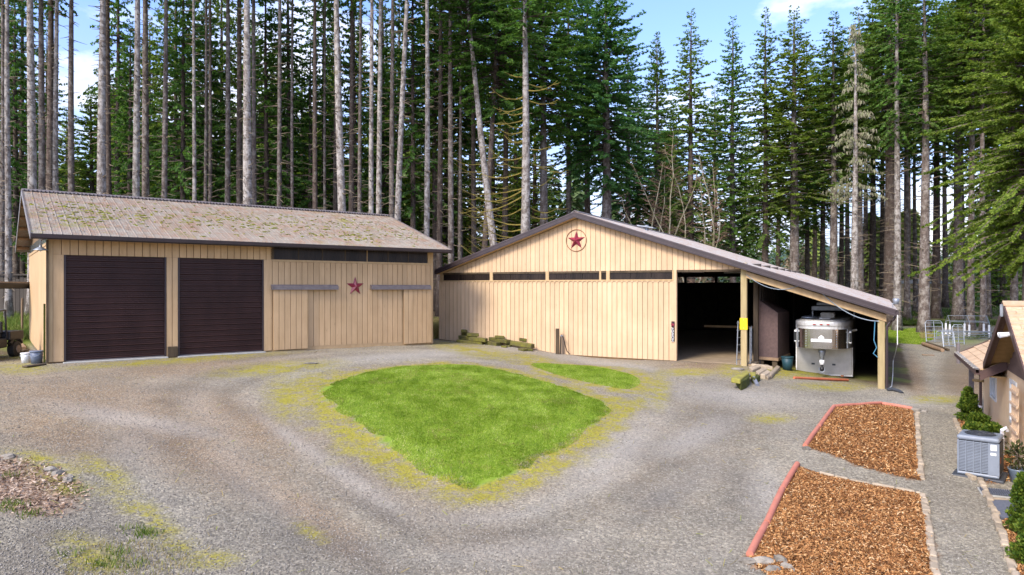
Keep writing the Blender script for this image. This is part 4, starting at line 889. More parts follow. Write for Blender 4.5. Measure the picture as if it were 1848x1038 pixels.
# ================================================================== left edge: vehicle, buckets, fence
p = ground(0, 648); t = thing('utility_vehicle', 'black utility vehicle mostly cut off by the left edge of the picture', 'vehicle', (p.x - .55, p.y, p.z), R(8))
bd = MB(); bd.hexa([(-.6, -1.2, .42), (.62, -1.2, .42), (.62, .3, .42), (-.6, .3, .42), (-.6, -1.2, .8), (.62, -1.2, .78), (.62, .3, .78), (-.6, .3, .8)]); bev(obj('body', bd, 'black', t), .05, 2)
bev(bx('cargo_bed', -.65, .7, .32, 1.3, .7, 1.05, 'black', t), .04, 2)
bev(bx('hood', -.6, .6, -1.9, -1.22, .45, .95, 'black', t), .1, 3)
cg = MB()
for s in (-.55, .58): cg.tube([(s, -1.25, .8), (s, -.95, 1.85), (s, .2, 1.9), (s, .3, .8)], .035, 8)
cg.tube([(-.55, -.95, 1.85), (.58, -.95, 1.85)], .035, 8); cg.tube([(-.55, .2, 1.9), (.58, .2, 1.9)], .035, 8)
obj('roll_cage', cg, 'black', t); bev(bx('seat', -.5, .5, -.5, .1, .8, 1.0, 'rubber', t), .05, 2); bev(bx('seat_back', -.5, .5, .1, .22, 1.0, 1.45, 'rubber', t), .04, 2)
for s in (-1, 1):
    for yy in (-1.45, .85):
        wh = obj('wheel', MB().tube([(s * .42, yy, .32), (s * .47, yy, .32), (s * .68, yy, .32), (s * .72, yy, .32)], [.24, .32, .32, .24], 18), 'rubber', t); obj('rim', MB().tube([(s * .70, yy, .32), (s * .735, yy, .32)], .16, 12), 'rail_metal', wh)
        obj('fender', MB().tube([(s * .6, yy - .4, .55), (s * .6, yy - .2, .74), (s * .6, yy + .2, .74), (s * .6, yy + .4, .55)], .1, 6), 'black', t)
def pail(px, py, mat, lab, s=1.0):
    t = thing('bucket', lab, 'bucket', ground(px, py)); t.scale = (s, s, s)
    obj('bucket_body', MB().lathe([(.14, 0), (.17, .38), (.155, .38), (.13, .03), (.01, .03)], 16), mat, t, smooth=True); obj('rim', MB().lathe([(.168, .33), (.185, .34), (.185, .38), (.168, .38)], 16), mat, t, smooth=True)
    obj('handle', MB().tube([(-.18, 0, .34), (-.15, -.12, .26), (0, -.19, .2), (.15, -.12, .26), (.18, 0, .34)], .006, 5), 'galv', t)
pail(47, 655, 'white_paint', 'white bucket on the ground left of the garage corner', 1.0); pail(66, 656, 'grey_bucket', 'blue-grey bucket beside the garage corner', 1.25)
obj_ = beam(44, 664, 80, 659, .25, .06, .01, 'plank', None, 'dark_wood'); tag(obj_, 'flat dark plank lying in front of the two buckets', 'plank')
obj_ = beam(27, 638, 48, 634, .25, .07, .02, 'plank', None, 'dark_wood'); tag(obj_, 'short dark plank on the ground behind the buckets', 'plank')
obj_ = beam(32, 622, 40, 632, .3, .14, .02, 'log', None, 'dry_log'); tag(obj_, 'pale broken log on the ground left of the garage', 'log')
# weathered board fence beyond
t = thing('board_fence', 'weathered grey board fence behind the garage at the left edge', 'fence', (-35.5, 47, gz(-35.5, 47)))
xx = -3.5; k = 0
while xx < 5.6:
    wd = random.uniform(.2, .3); hgt = random.uniform(2.5, 2.75); y0 = random.uniform(-.015, .015); bx('fence_board', xx, xx + wd - .02, y0, y0 + .03, -.3, hgt, 'old_fence', t); xx += wd
bx('fence_rail', -3.5, 5.6, .05, .12, .7, .85, 'old_fence', t); bx('fence_rail', -3.5, 5.6, .05, .12, 2.0, 2.15, 'old_fence', t); bx('fence_cap', -3.5, 5.6, -.12, .1, 2.76, 2.86, 'old_fence', t)
p = ground(40, 600); tag(obj('fence_stake', MB().tube([(0, 0, -.2), (0, 0, 1.5), (.02, 0, 1.9)], .06, 7), 'dry_log', None, p), 'lone pale stake in the long grass left of the garage', 'stake')
# corner of another shed roof reaching in at the left edge
p = Vector((-24.6 - .15, 33.4, CZ + .22))
t = thing('shed_roof', 'dark corner of a neighbouring shed roof at the left edge', 'roof', (p.x - 1.6, p.y, gz(p.x - 1.6, p.y)))
zz = p.z - t.location.z
bx('roof_edge', -2, 1.72, -1.0, 2.5, zz, zz + .07, 'rail_metal', t); bx('gutter', 1.6, 1.8, -1.05, 2.5, zz - .28, zz - .003, 'black', t, .04)
for xx in (-1.9, .2): bx('post', xx, xx + .12, -.8, -.68, -.2, zz - .003, 'dark_wood', t)

# ================================================================== HOUSE at the right edge
ZH = CZ - 4.5
h = thing('house', 'tan stucco house with brown gable and tan shingle roof at the right edge', 'house', (HO.ox, HO.oy, ZH), HO.a)
def hl(zr): return zr + CZ - ZH
YE = -5.1; ES = .54
def zlow(x): return hl(-2.40) + ES * (x + .59)          # lower roof plane
GYc, GAz, GH, GS = -8.5, hl(-.396), 3.7, .49            # cross gable: centre, apex, half span, slope
OV = .5
def zgab(y): return GAz - GS * abs(y - GYc)
# walls (stucco), with window openings left proud-framed
w1a, w1b, w1z0, w1z1 = -1.75, -3.07, hl(-3.59), hl(-2.42)
w2a, w2b, w2z0, w2z1 = -5.65, -6.7, hl(-3.74), hl(-2.54)
wallm = MB(); TW = .18
def wall_piece(y0, y1, z0, z1): wallm.box(0, TW, min(y0, y1), max(y0, y1), z0, z1)
wall_piece(0, w1a, -.6, hl(-2.1)); wall_piece(w1a, w1b, -.6, w1z0); wall_piece(w1a, w1b, w1z1, hl(-2.1)); wall_piece(w1b, YE, -.6, hl(-2.1))
wall_piece(YE, w2a, -.6, hl(-2.34)); wall_piece(w2a, w2b, -.6, w2z0); wall_piece(w2a, w2b, w2z1, hl(-2.34)); wall_piece(w2b, -14, -.6, hl(-2.34))
obj('wall', wallm, 'stucco', h)
bx('end_wall', TW + .002, 8, -.18, 0, -.6, hl(-2.1), 'stucco', h)
gw = MB(); gw.prism([(YE + .0, hl(-2.338)), (GYc, GAz - .18), (-12.0, hl(-2.338))], .001, TW - .002, 'x'); gbl = obj('gable_wall', gw, 'house_brown', h)
for k in range(11):
    z0 = hl(-2.335) + k * .19; z1 = z0 + .185
    y_hi = min(YE, GYc + (GAz - .2 - z1) / GS); y_lo = GYc - (GAz - .2 - z1) / GS
    if y_hi - y_lo < .2: break
    obj('lap_board', MB().hexa([(-.035, y_lo, z0), (0, y_lo, z0), (0, y_hi, z0), (-.035, y_hi, z0), (-.012, y_lo, z1), (0, y_lo, z1), (0, y_hi, z1), (-.012, y_hi, z1)]), 'house_brown', gbl)
for (ya, yb, z0, z1) in ((w1a, w1b, w1z0, w1z1), (w2a, w2b, w2z0, w2z1)):
    y0, y1 = min(ya, yb), max(ya, yb)
    fr = MB(); f_ = .075
    fr.box(-.035, .09, y0, y0 + f_, z0, z1); fr.box(-.035, .09, y1 - f_, y1, z0, z1); fr.box(-.035, .09, y0 + f_, y1 - f_, z0, z0 + f_); fr.box(-.035, .09, y0 + f_, y1 - f_, z1 - f_, z1); fr.box(-.03, .09, (y0 + y1) / 2 - .03, (y0 + y1) / 2 + .03, z0 + f_, z1 - f_)
    wn = obj('window', fr, 'window_white', h); bx('pane', .03, .045, y0 + f_, (y0 + y1) / 2 - .03, z0 + f_, z1 - f_, 'pane', wn); bx('pane', .03, .045, (y0 + y1) / 2 + .03, y1 - f_, z0 + f_, z1 - f_, 'pane', wn)
    bx('blind', .12, .14, y0, y1, z0, z1, 'window_white', wn)
# lower roof with single shingles
YF = 1.15; XR = 3.6
lr = obj('roof', MB().hexa([(-.59, YE, zlow(-.59) - .1), (XR, YE, zlow(XR) - .1), (XR, YF, zlow(XR) - .1), (-.59, YF, zlow(-.59) - .1), (-.59, YE, zlow(-.59) - .02), (XR, YE, zlow(XR) - .02), (XR, YF, zlow(XR) - .02), (-.59, YF, zlow(-.59) - .02)]), 'soffit', h)
obj('roof_far_slope', MB().hexa([(XR, YE - 8, zlow(XR) - .12), (XR + 4.2, YE - 8, zlow(-.59) - .12), (XR + 4.2, YF, zlow(-.59) - .12), (XR, YF, zlow(XR) - .12), (XR, YE - 8, zlow(XR)), (XR + 4.2, YE - 8, zlow(-.59)), (XR + 4.2, YF, zlow(-.59)), (XR, YF, zlow(XR))]), 'shingle', h)
SW, SE = .33, .22
sm = MB(); sm.hexa([(0, .004, .0), (SE * 1.12, .004, SE * ES * 1.12 - .012), (SE * 1.12, SW - .004, SE * ES * 1.12 - .012), (0, SW - .004, 0), (0, .004, .028), (SE * 1.12, .004, SE * ES * 1.12 + .002), (SE * 1.12, SW - .004, SE * ES * 1.12 + .002), (0, SW - .004, .028)]); sme = sm.mesh('shingle', 'shingle')
for i in range(17):
    for j in range(19):
        y0 = YE + .02 + j * SW + (.16 if i % 2 else 0) - .08
        x0 = -.62 + i * SE
        if y0 + SW > YF + .04 or y0 < YE - .06: continue
        if zlow(x0 + .1) < zgab(y0) - .02 and y0 < -5.05: continue
        link('shingle', sme, lr, (x0, y0, zlow(x0) - .018))
obj('eave_fascia', MB().box(-.65, -.62, YE, YF, zlow(-.59) - .2, zlow(-.59) - .04), 'house_fascia', h)
gt = obj('gutter', MB().prism([(-.78, zlow(-.59) - .14), (-.655, zlow(-.59) - .14), (-.655, zlow(-.59) - .0), (-.67, zlow(-.59) - .0), (-.67, zlow(-.59) - .11), (-.76, zlow(-.59) - .11), (-.765, zlow(-.59) - .01), (-.78, zlow(-.59) - .01)], YE - .02, YF, 'y'), 'house_fascia', h)
for i in range(13): y0 = YE + .1 + i * .47; bx('guard_panel', -.76, -.66, y0, y0 + .36, zlow(-.59) - .004, zlow(-.59) + .012, 'rail_metal', gt); bx('guard_bar', -.785, -.64, y0 + .37, y0 + .46, zlow(-.59) - .004, zlow(-.59) + .016, 'trailer_roof', gt)
rk = MB(); rk.hexa([(-.66, YE - .035, zlow(-.66) - .27), (.0, YE - .035, zlow(0) - .27), (.0, YE - .002, zlow(0) - .27), (-.66, YE - .002, zlow(-.66) - .27), (-.66, YE - .035, zlow(-.66) + .0), (.0, YE - .035, zlow(0) + .0), (.0, YE - .002, zlow(0) + .0), (-.66, YE - .002, zlow(-.66) + .0)]); obj('rake_board', rk, 'house_fascia', h)
rk = MB(); rk.hexa([(-.66, YF, zlow(-.66) - .2), (XR, YF, zlow(XR) - .2), (XR, YF + .03, zlow(XR) - .2), (-.66, YF + .03, zlow(-.66) - .2), (-.66, YF, zlow(-.66) + .02), (XR, YF, zlow(XR) + .02), (XR, YF + .03, zlow(XR) + .02), (-.66, YF + .03, zlow(-.66) + .02)]); obj('rake_board', rk, 'house_fascia', h)
bx('eave_soffit', -.62, -.001, YE, YF, zlow(-.59) - .2, zlow(-.59) - .17, 'soffit', h)
ds = HO.loc(*ground(1776, 742)[:2]); 
obj('downspout', MB().tube([(-.7, -.25, zlow(-.59) - .12), (-.5, -.15, zlow(-.59) - .35), (-.09, .0, zlow(-.59) - .6), (-.09, .0, .35), (-.2, .05, .1)], .045, 8), 'house_fascia', h)
obj('downspout_shoe', MB().tube([(-.09, .0, .34), (-.1, .0, .2), (-.35, .1, .05)], .06, 8), 'white_pvc', h)
obj('hose_bib_cup', MB().tube([(-.02, -.12, 1.22), (-.32, .02, 1.22)], .05, 8), 'soffit', h)
bx('porch_post', -.35, -.2, YF - .35, YF - .2, -.4, zlow(-.59) - .1, 'rail_metal', h)
# cross-gable roof: near slope shingled in courses, far slope plain
XG = 4.0
for sgn in (1, -1):
    yb = GYc + sgn * (GH + .02)
    o = obj('gable_roof', MB().hexa([(-OV, yb, zgab(yb) - .1), (XG, yb, zgab(yb) - .1), (XG, GYc, GAz - .1), (-OV, GYc, GAz - .1), (-OV, yb, zgab(yb) - .015), (XG, yb, zgab(yb) - .015), (XG, GYc, GAz - .015), (-OV, GYc, GAz - .015)]), 'soffit', h)
    CE = .17; n = int(GH / CE)
    for i in range(n + 1):
        ya, yc = yb - sgn * i * CE, yb - sgn * (i * CE + CE * 1.1)
        if sgn > 0:
            obj('shingle_course', MB().hexa([(-OV - .02, ya, zgab(ya) - .014), (XG, ya, zgab(ya) - .014), (XG, yc, zgab(yc) - .014), (-OV - .02, yc, zgab(yc) - .014), (-OV - .02, ya, zgab(ya) + .025), (XG, ya, zgab(ya) + .025), (XG, yc, zgab(yc) + .003), (-OV - .02, yc, zgab(yc) + .003)]), 'shingle', o)
        else:
            xx = -OV - .02 - (.15 if i % 2 else 0); first = True
            while xx < 1.6:
                xa, xb = max(xx, -OV - .02), xx + SW - .008; xx += SW
                if xb - xa < .04: continue
                obj('shingle', MB().hexa([(xa, ya, zgab(ya) - .014), (xb, ya, zgab(ya) - .014), (xb, yc, zgab(yc) - .014), (xa, yc, zgab(yc) - .014), (xa, ya, zgab(ya) + .03), (xb, ya, zgab(ya) + .03), (xb, yc, zgab(yc) + .004), (xa, yc, zgab(yc) + .004)]), 'shingle', o)
            obj('shingle_course', MB().hexa([(xx, ya, zgab(ya) - .014), (XG, ya, zgab(ya) - .014), (XG, yc, zgab(yc) - .014), (xx, yc, zgab(yc) - .014), (xx, ya, zgab(ya) + .03), (XG, ya, zgab(ya) + .03), (XG, yc, zgab(yc) + .004), (xx, yc, zgab(yc) + .004)]), 'shingle', o)
    rk = MB(); rk.hexa([(-OV - .05, yb, zgab(yb) - .2), (-OV - .021, yb, zgab(yb) - .2), (-OV - .021, GYc, GAz - .2), (-OV - .05, GYc, GAz - .2), (-OV - .05, yb, zgab(yb) + .01), (-OV - .021, yb, zgab(yb) + .01), (-OV - .021, GYc, GAz + .01), (-OV - .05, GYc, GAz + .01)]); obj('rake_board', rk, 'house_fascia', h)
    rk = MB(); rk.hexa([(-OV - .02, yb, zgab(yb) - .16), (-OV + .1, yb, zgab(yb) - .16), (-OV + .1, GYc, GAz - .16), (-OV - .02, GYc, GAz - .16), (-OV - .02, yb, zgab(yb) - .102), (-OV + .1, yb, zgab(yb) - .102), (-OV + .1, GYc, GAz - .102), (-OV - .02, GYc, GAz - .102)]); obj('rake_backing', rk, 'house_brown', h)
obj('ridge_cap', MB().prism([(GYc - .17, GAz - .055), (GYc, GAz + .035), (GYc + .17, GAz - .055), (GYc + .17, GAz - .02), (GYc, GAz + .07), (GYc - .17, GAz - .02)], -OV - .06, XG, 'x'), 'shingle', h)
bx('ridge_bracket', -OV - .11, -OV - .052, GYc - .04, GYc + .04, GAz - .32, GAz - .02, 'galv', h)
x, y = HO.w(-OV + .12, -9.35); t = thing('floodlight', 'white twin floodlight under the house gable eave', 'lamp', (x, y, ZH + zgab(-9.35) - .18), HO.a)
bx('base', -.05, .05, -.05, .05, -.06, .02, 'white_pvc', t); 
for s in (-1, 1): obj('lamp_head', MB().tube([(0, s * .02, -.07), (-.22, s * .1, -.12), (-.36, s * .13, -.14)], [.03, .05, .06], 10), 'white_pvc', t)
# trellis on the wall
t0x, t0y = HO.w(-.1, -7.4); t = thing('wall_trellis', 'pale wooden trellis fixed to the house wall right of the window', 'trellis', (t0x, t0y, ZH), HO.a)
for k in range(5): bx('trellis_upright', -.06, -.03, -.45 + k * .22, -.41 + k * .22, .35, 1.95, 'trellis', t)
for k in range(5): bx('trellis_rail', -.1, -.062, -.55, .5, .45 + k * .33, .52 + k * .33, 'trellis', t)
# heat-pump unit
p = ground(1781, 866); t = thing('air_conditioner', 'large grey outdoor air conditioning unit beside the gravel path', 'air conditioner', (p.x + .13, p.y + .42, p.z), R(-41)); t.scale = (.93, .93, .95)
W_, H_ = .44, 1.04
bev(bx('base_pad', -.56, .56, -.56, .56, -.12, .05, 'ac_dark', t), .03, 2)
bx('coil', -W_ + .03, W_ - .03, -W_ + .03, W_ - .03, .06, H_ - .13, 'ac_coil', t)
bev(bx('base_pan', -W_ - .01, W_ + .01, -W_ - .01, W_ + .01, .055, .13, 'ac_body', t), .03, 2)
tp = bev(bx('top_cover', -W_ - .02, W_ + .02, -W_ - .02, W_ + .02, H_ - .13, H_, 'ac_body', t), .1, 4)
obj('fan_grille', MB().lathe([(.34, 0), (.34, .014), (.08, .02), (.01, .02)], 28, (0, 0, H_ + .001)), 'ac_dark', tp); fg = MB()
for k in range(1, 5, 2): fg.tube([((.08 + k * .07) * math.cos(R(a)), (.08 + k * .07) * math.sin(R(a)), H_ + .03) for a in range(0, 361, 20)], .006, 5, False)
for k in range(8): fg.tube([(0.05 * math.cos(R(k * 45)), .05 * math.sin(R(k * 45)), H_ + .03), (.37 * math.cos(R(k * 45)), .37 * math.sin(R(k * 45)), H_ + .02)], .007, 5)
obj('grille_wires', fg, 'ac_dark', tp)
lm = MB().prism([(-.03, 0), (.012, .0), (.012, .012), (-.03, .022)], 0, .86, 'x'); 
lv = MB(); lv.prism([(-.028, 0), (.0, .0), (.0, .014), (-.028, .026)], 0, .143, 'x'); lme = lv.mesh('louvre', 'ac_body')
for fidx, rz in enumerate((0, -90)):       # the two faces that can be seen carry punched louvres in columns
    for cidx in range(4 if fidx == 0 else 5):
        for r_ in range(20):
            x0 = -W_ + .04 + cidx * .160; z0 = .16 + r_ * .0375
            if fidx == 0: link('louvre', lme, t, (x0, -W_ + .03, z0))
            else: link('louvre', lme, t, (-W_ + .03, -(x0), z0), (0, 0, R(-90)))
for k in range(5): bx('grille_bar', -W_ + .018 + k * .16, -W_ + .036 + k * .16, -W_ - .006, -W_ + .03, .13, H_ - .13, 'ac_body', t)
for k in range(6): bx('grille_bar', -W_ - .006, -W_ + .03, -W_ + .018 + k * .16, -W_ + .036 + k * .16, .13, H_ - .13, 'ac_body', t)
sp = bx('service_panel', .218, W_ + .012, -W_ - .014, -W_ + .06, .132, H_ - .132, 'ac_body', t); bx('rating_label', .27, .4, -W_ - .02, -W_ - .015, .74, .88, 'white_paint', sp); bx('rating_label', .27, .39, -W_ - .02, -W_ - .015, .62, .68, 'white_paint', sp); bx('side_panel', W_ - .03, W_ + .014, -W_ + .061, W_, .132, H_ - .132, 'ac_dark', t)
bx('warning_label', W_ + .0145, W_ + .017, -.3, -.12, .4, .55, 'orange', t)
# vent pipe, pot plant, grate
x, y = HO.w(-.35, -6.9); t = thing('vent_pipe', 'white plastic vent pipe rising along the house wall behind the air conditioner', 'pipe', (x, y, ZH))
obj('pipe_riser', MB().tube([(0, 0, -.1), (0, 0, .5), (-.02, -.02, .62)], .04, 10), 'white_pvc', t); obj('pipe_elbow', MB().tube([(-.02, -.02, .6), (-.05, -.06, .72), (.02, -.1, .78), (.07, -.08, .7)], .05, 10), 'white_pvc', t)
def leaves(cx, cy, cz, n, rad, lw, seed, up=.4, squash=1.0, shell=.55):
    r = np.random.default_rng(seed); d = r.normal(size=(n, 3)); d /= np.linalg.norm(d, axis=1)[:, None]
    rr = (shell + (1 - shell) * r.random(n)) ** .6
    C = d * rr[:, None] * np.array(rad)[None, :] + np.array((cx, cy, cz)); 
    a = d + r.normal(size=(n, 3)) * .5 + np.array((0, 0, up)); a /= np.linalg.norm(a, axis=1)[:, None]; s = np.cross(a, r.normal(size=(n, 3))); s /= np.linalg.norm(s, axis=1)[:, None]
    l = lw[0] * r.uniform(.6, 1.3, n)[:, None]; w_ = lw[1] * r.uniform(.6, 1.3, n)[:, None]
    V = np.stack([C - s * w_ * .3, C + a * l * .5 - s * w_, C + a * l, C + a * l * .5 + s * w_], 1).reshape(-1, 3); Fc = np.arange(4 * n).reshape(n, 4); return V, Fc
def multi(parts):
    V, Fq, o = [], [], 0
    for v, f in parts: V.append(v); Fq.append(f + o); o += len(v)
    return np.concatenate(V), np.concatenate(Fq)
p = ground(1838, 872); p = Vector((p.x, p.y, p.z)); t = thing('potted_plant', 'leafy dark plant in a blue-grey pot next to the air conditioner', 'plant', p)
obj('pot', MB().lathe([(.15, 0), (.2, .3), (.22, .34), (.2, .34), (.18, .28), (.01, .27)], 18), 'pot_blue', t, smooth=True)
V, Fq = leaves(-.04, 0, .62, 190, (.2, .2, .34), (.13, .03), 5, .1, 1, .2); link('foliage', np_mesh('foliage', V, Fq, 'rhodo_leaf'), t)
obj('stem', MB().tube([(0, 0, .25), (.02, .01, .6), (-.03, .02, .95)], .015, 6), 'dark_wood', t)
gq = [ground(a, c) for a, c in ((1776, 880), (1822, 883), (1826, 902), (1786, 898))]; cx = sum(gq, Vector()) / 4
t = thing('floor_grate', 'dark slatted metal grate set beside the path in front of the air conditioner', 'grate', cx, HO.a + R(2))
bx('frame', -.36, .36, -.3, .3, -.08, .02, 'conc', t)
for k in range(15): bx('grate_bar', -.31 + k * .042, -.29 + k * .042, -.25, .25, .022, .05, 'mat_grey', t)
bx('grate_tray', -.33, .33, -.27, .27, .012, .024, 'ac_dark', t)
gq = [ground(a, c, .012) for a, c in ((1789, 905), (1848, 908), (1862, 938), (1806, 938))]; 
t = tag(obj('paving_slab', MB().hexa([q - Vector((0, 0, .1)) for q in gq[::-1]] + [q + Vector((0, 0, .03)) for q in gq[::-1]]), 'mat_grey'), 'dark flat slab beside the path in front of the grate', 'slab')
# ------------------------------------------------------------------ evergreen shrubs
def shrub(px, py, hgt, rad, label, seed, n, mat='shrub_leaf', cone=True, lw=(.075, .03)):
    p = ground(px, py); t = thing('evergreen_shrub', label, 'shrub', p)
    parts = []; r = np.random.default_rng(seed)
    k = 9 if cone else 5
    for i in range(k * (3 if cone else 4)):
        f = (i // 3 + .5) / k if cone else r.random(); a = r.uniform(0, 6.28)
        q = rad * ((1 - f ** 1.6) * .62 + .12) if cone else rad * .5
        zc = hgt * (.08 + .86 * f) if cone else hgt * (.35 + .3 * r.random())
        parts.append(leaves(q * .6 * math.cos(a), q * .6 * math.sin(a), zc, n // (k * 3), (q * .8 + .05, q * .8 + .05, hgt / k * .95 if cone else hgt * .34), lw, seed + i, .9 if cone else .3, 1, .35))
    V, Fq = multi(parts); V[:, 2] = np.maximum(V[:, 2], .01); link('foliage', np_mesh('foliage', V, Fq, mat), t)
    obj('stem', MB().tube([(0, 0, -.05), (0, 0, hgt * .9)], [rad * .1, rad * .02], 6), 'dark_wood', t)
shrub(1749, 760, 1.12, .36, 'conical dark green shrub at the far end of the house bed', 11, 5200)
shrub(1766, 782, .62, .36, 'rounded green shrub just behind the air conditioner, beside the house wall', 12, 2600, cone=False)
shrub(1757, 788, .42, .3, 'small low green shrub at the path edge behind the air conditioner', 13, 1800, cone=False)
shrub(1790, 800, .6, .34, 'rounded green shrub between the air conditioner and the house wall', 14, 2400, cone=False)
shrub(1850, 966, 1.15, .26, 'upright green cypress shrub at the right edge past the grate', 15, 6500, lw=(.06, .022))
shrub(1860, 1016, .78, .28, 'rounded green cypress shrub lowest at the right edge', 16, 5200, lw=(.06, .022))
# ------------------------------------------------------------------ stone borders, edging tubes, rocks
def border(pts, label, wd=.13, stone=.3, name='stone_border'):
    P3 = [ground(a, c) for a, c in pts]; t = thing(name, label, 'stone border', P3[len(P3) // 2]); base = Vector(t.location); r = random.Random(len(pts) * 7 + int(pts[0][0]))
    L_ = [0.0]
    for a, c in zip(P3[:-1], P3[1:]): L_.append(L_[-1] + (c - a).length)
    s = 0
    while s < L_[-1] - .08:
        l = stone * r.uniform(.75, 1.35); e = min(s + l, L_[-1])
        def at(q):
            i = max(k for k in range(len(L_) - 1) if L_[k] <= q + 1e-6); f = (q - L_[i]) / (L_[i + 1] - L_[i]); return P3[i].lerp(P3[i + 1], f), (P3[i + 1] - P3[i]).normalized()
        A, d = at(s + .008); C, _ = at(e - .012); n = Vector((-d.y, d.x, 0)); w_ = wd * r.uniform(.85, 1.15); hh = r.uniform(.045, .08); sh = r.uniform(-.02, .02)
        pts8 = [A - n * w_ / 2 + n * sh, C - n * w_ / 2 + n * sh, C + n * w_ / 2 + n * sh, A + n * w_ / 2 + n * sh]
        pts8 = [q + Vector((r.uniform(-.012, .012), r.uniform(-.012, .012), 0)) for q in pts8]
        o = obj('stone', MB().hexa([q - base - Vector((0, 0, .08)) for q in pts8] + [q - base + Vector((0, 0, hh + r.uniform(-.008, .008))) for q in pts8]), 'paver', t); bev(o, .02, 1); s = e
border([(1655, 744), (1658, 800), (1663, 868)], 'row of pale stones edging the far bark bed along the path')
border([(1664, 893), (1671, 930), (1679, 980), (1690, 1046)], 'row of pale stones edging the near bark bed along the path')
border([(1722, 757), (1737, 790), (1752, 822), (1758, 836)], 'row of pale stones edging the path behind the air conditioner')
border([(1768, 866), (1782, 895), (1797, 930), (1812, 975), (1832, 1046)], 'row of pale stones edging the path from the grate to the near corner')
border([(1782, 902), (1830, 906)], 'short cross row of pale stones beyond the dark slab', .12)
border([(1478, 856), (1530, 868), (1590, 880), (1662, 893)], 'sunken row of pale stones along the far edge of the near bark bed', .09, .4)
border([(1738, 846), (1745, 858), (1760, 866)], 'pale stone corner under the air conditioner pad', .14)
def edging(pts, label):
    for (a, c), l in zip(pts, label):
        A, C = ground(*a, .05), ground(*c, .05); m = MB(); d = (C - A).normalized()
        m.tube([A, A.lerp(C, .5) + Vector((0, 0, .012)), C], .062, 16); o = obj('edging_tube', m, 'terracotta'); tag(o, l, 'edging', 'terracotta edging tubes')
edging([((1505, 736), (1478, 773)), ((1477, 774), (1453, 808)), ((1507, 736), (1550, 733)), ((1551, 733), (1590, 730)), ((1592, 731), (1646, 740)), ((1439, 841), (1413, 885)), ((1412, 886), (1384, 948)), ((1382, 951), (1353, 1006))],
       ['terracotta edging tube on the left side of the far bark bed, far half', 'terracotta edging tube on the left side of the far bark bed, near half', 'terracotta edging tube along the far end of the far bark bed, left piece', 'terracotta edging tube along the far end of the far bark bed, middle piece', 'terracotta edging tube along the far end of the far bark bed, right piece', 'terracotta edging tube beside the near bark bed, farthest of three', 'terracotta edging tube beside the near bark bed, middle of three', 'terracotta edging tube beside the near bark bed, nearest of three'])
def rock(px, py, sx, sy, sz, label, seed, rz=0, cat='rock', grp=None, lift=0, mat='rock'):
    r = random.Random(seed); m = MB(); k = 8; rows = [(.75, -.4), (1, -.1), (.95, .35), (.7, .75), (.3, .92)]
    o = len(m.v)
    for q, z in rows:
        for j in range(k): a = 2 * math.pi * j / k + r.uniform(-.2, .2); w_ = q * r.uniform(.78, 1.12); m.v.append((sx * w_ * math.cos(a), sy * w_ * math.sin(a), sz * (z + r.uniform(-.1, .1))))
    for i in range(len(rows) - 1):
        for j in range(k): m.f.append((i * k + j, i * k + (j + 1) % k, (i + 1) * k + (j + 1) % k, (i + 1) * k + j)); m.m.append(0)
    m.f.append(tuple((len(rows) - 1) * k + j for j in range(k))); m.m.append(0)
    ob = obj('rock', m, mat, None, ground(px, py, lift), (0, 0, rz)); tag(ob, label, cat, grp); return ob
for i, (px, py, sx, sy, sz, rz, lift, l) in enumerate([(1351, 1015, .17, .09, .06, -.3, .02, 'flat grey rock at the end of the nearest edging tube'), (1379, 1019, .19, .1, .1, -.4, .03, 'largest pale grey rock in the heap at the near bark bed corner'), (1396, 1034, .15, .1, .1, -.2, .02, 'lowest pale rock in the heap at the near bark bed corner'), (1409, 1021, .16, .07, .12, -.9, .05, 'dark tilted rock at the top of the bark bed heap'), (1420, 1032, .13, .08, .12, -.8, .03, 'dark upright rock on the right of the bark bed heap'), (1433, 1038, .11, .07, .08, -.5, .02, 'small rock at the right end of the bark bed heap'), (1405, 1010, .08, .05, .04, .2, .06, 'small pale rock lying on the bark chips above the heap')]):
    rock(px, py, sx, sy, sz, l, 40 + i, rz, 'rock', 'rocks at the corner of the near bark bed', lift)
for i, (px, py, s, l) in enumerate([(14, 826, .16, 'grey rock at the far end of the pinkish bark bed on the left'), (90, 849, .15, 'left of two neighbouring rocks edging the pinkish bark bed'), (103, 856, .15, 'right of two neighbouring rocks edging the pinkish bark bed'), (122, 868, .15, 'flat rock nearest the tip of the pinkish bark bed'), (126, 861, .1, 'small pale rock at the tip of the pinkish bark bed')]):
    rock(px, py, s, s * .7, s * .55, l, 60 + i, i * .7, 'rock', 'rocks edging the left bark bed')
rock(1652, 741, .22, .12, .1, 'dark rock at the far right corner of the far bark bed', 71, .1); rock(1668, 743, .16, .1, .06, 'small flat rock between the far bark bed and the path', 72, .3)
rock(1455, 812, .14, .1, .1, 'dark rock at the near left corner of the far bark bed', 73, .3); rock(1436, 839, .13, .09, .09, 'dark rock at the far tip of the near bark bed', 74, .1)
rock(560, 656, .3, .15, .05, 'flat pale stone in the gravel in front of the sliding door', 75, .1); 

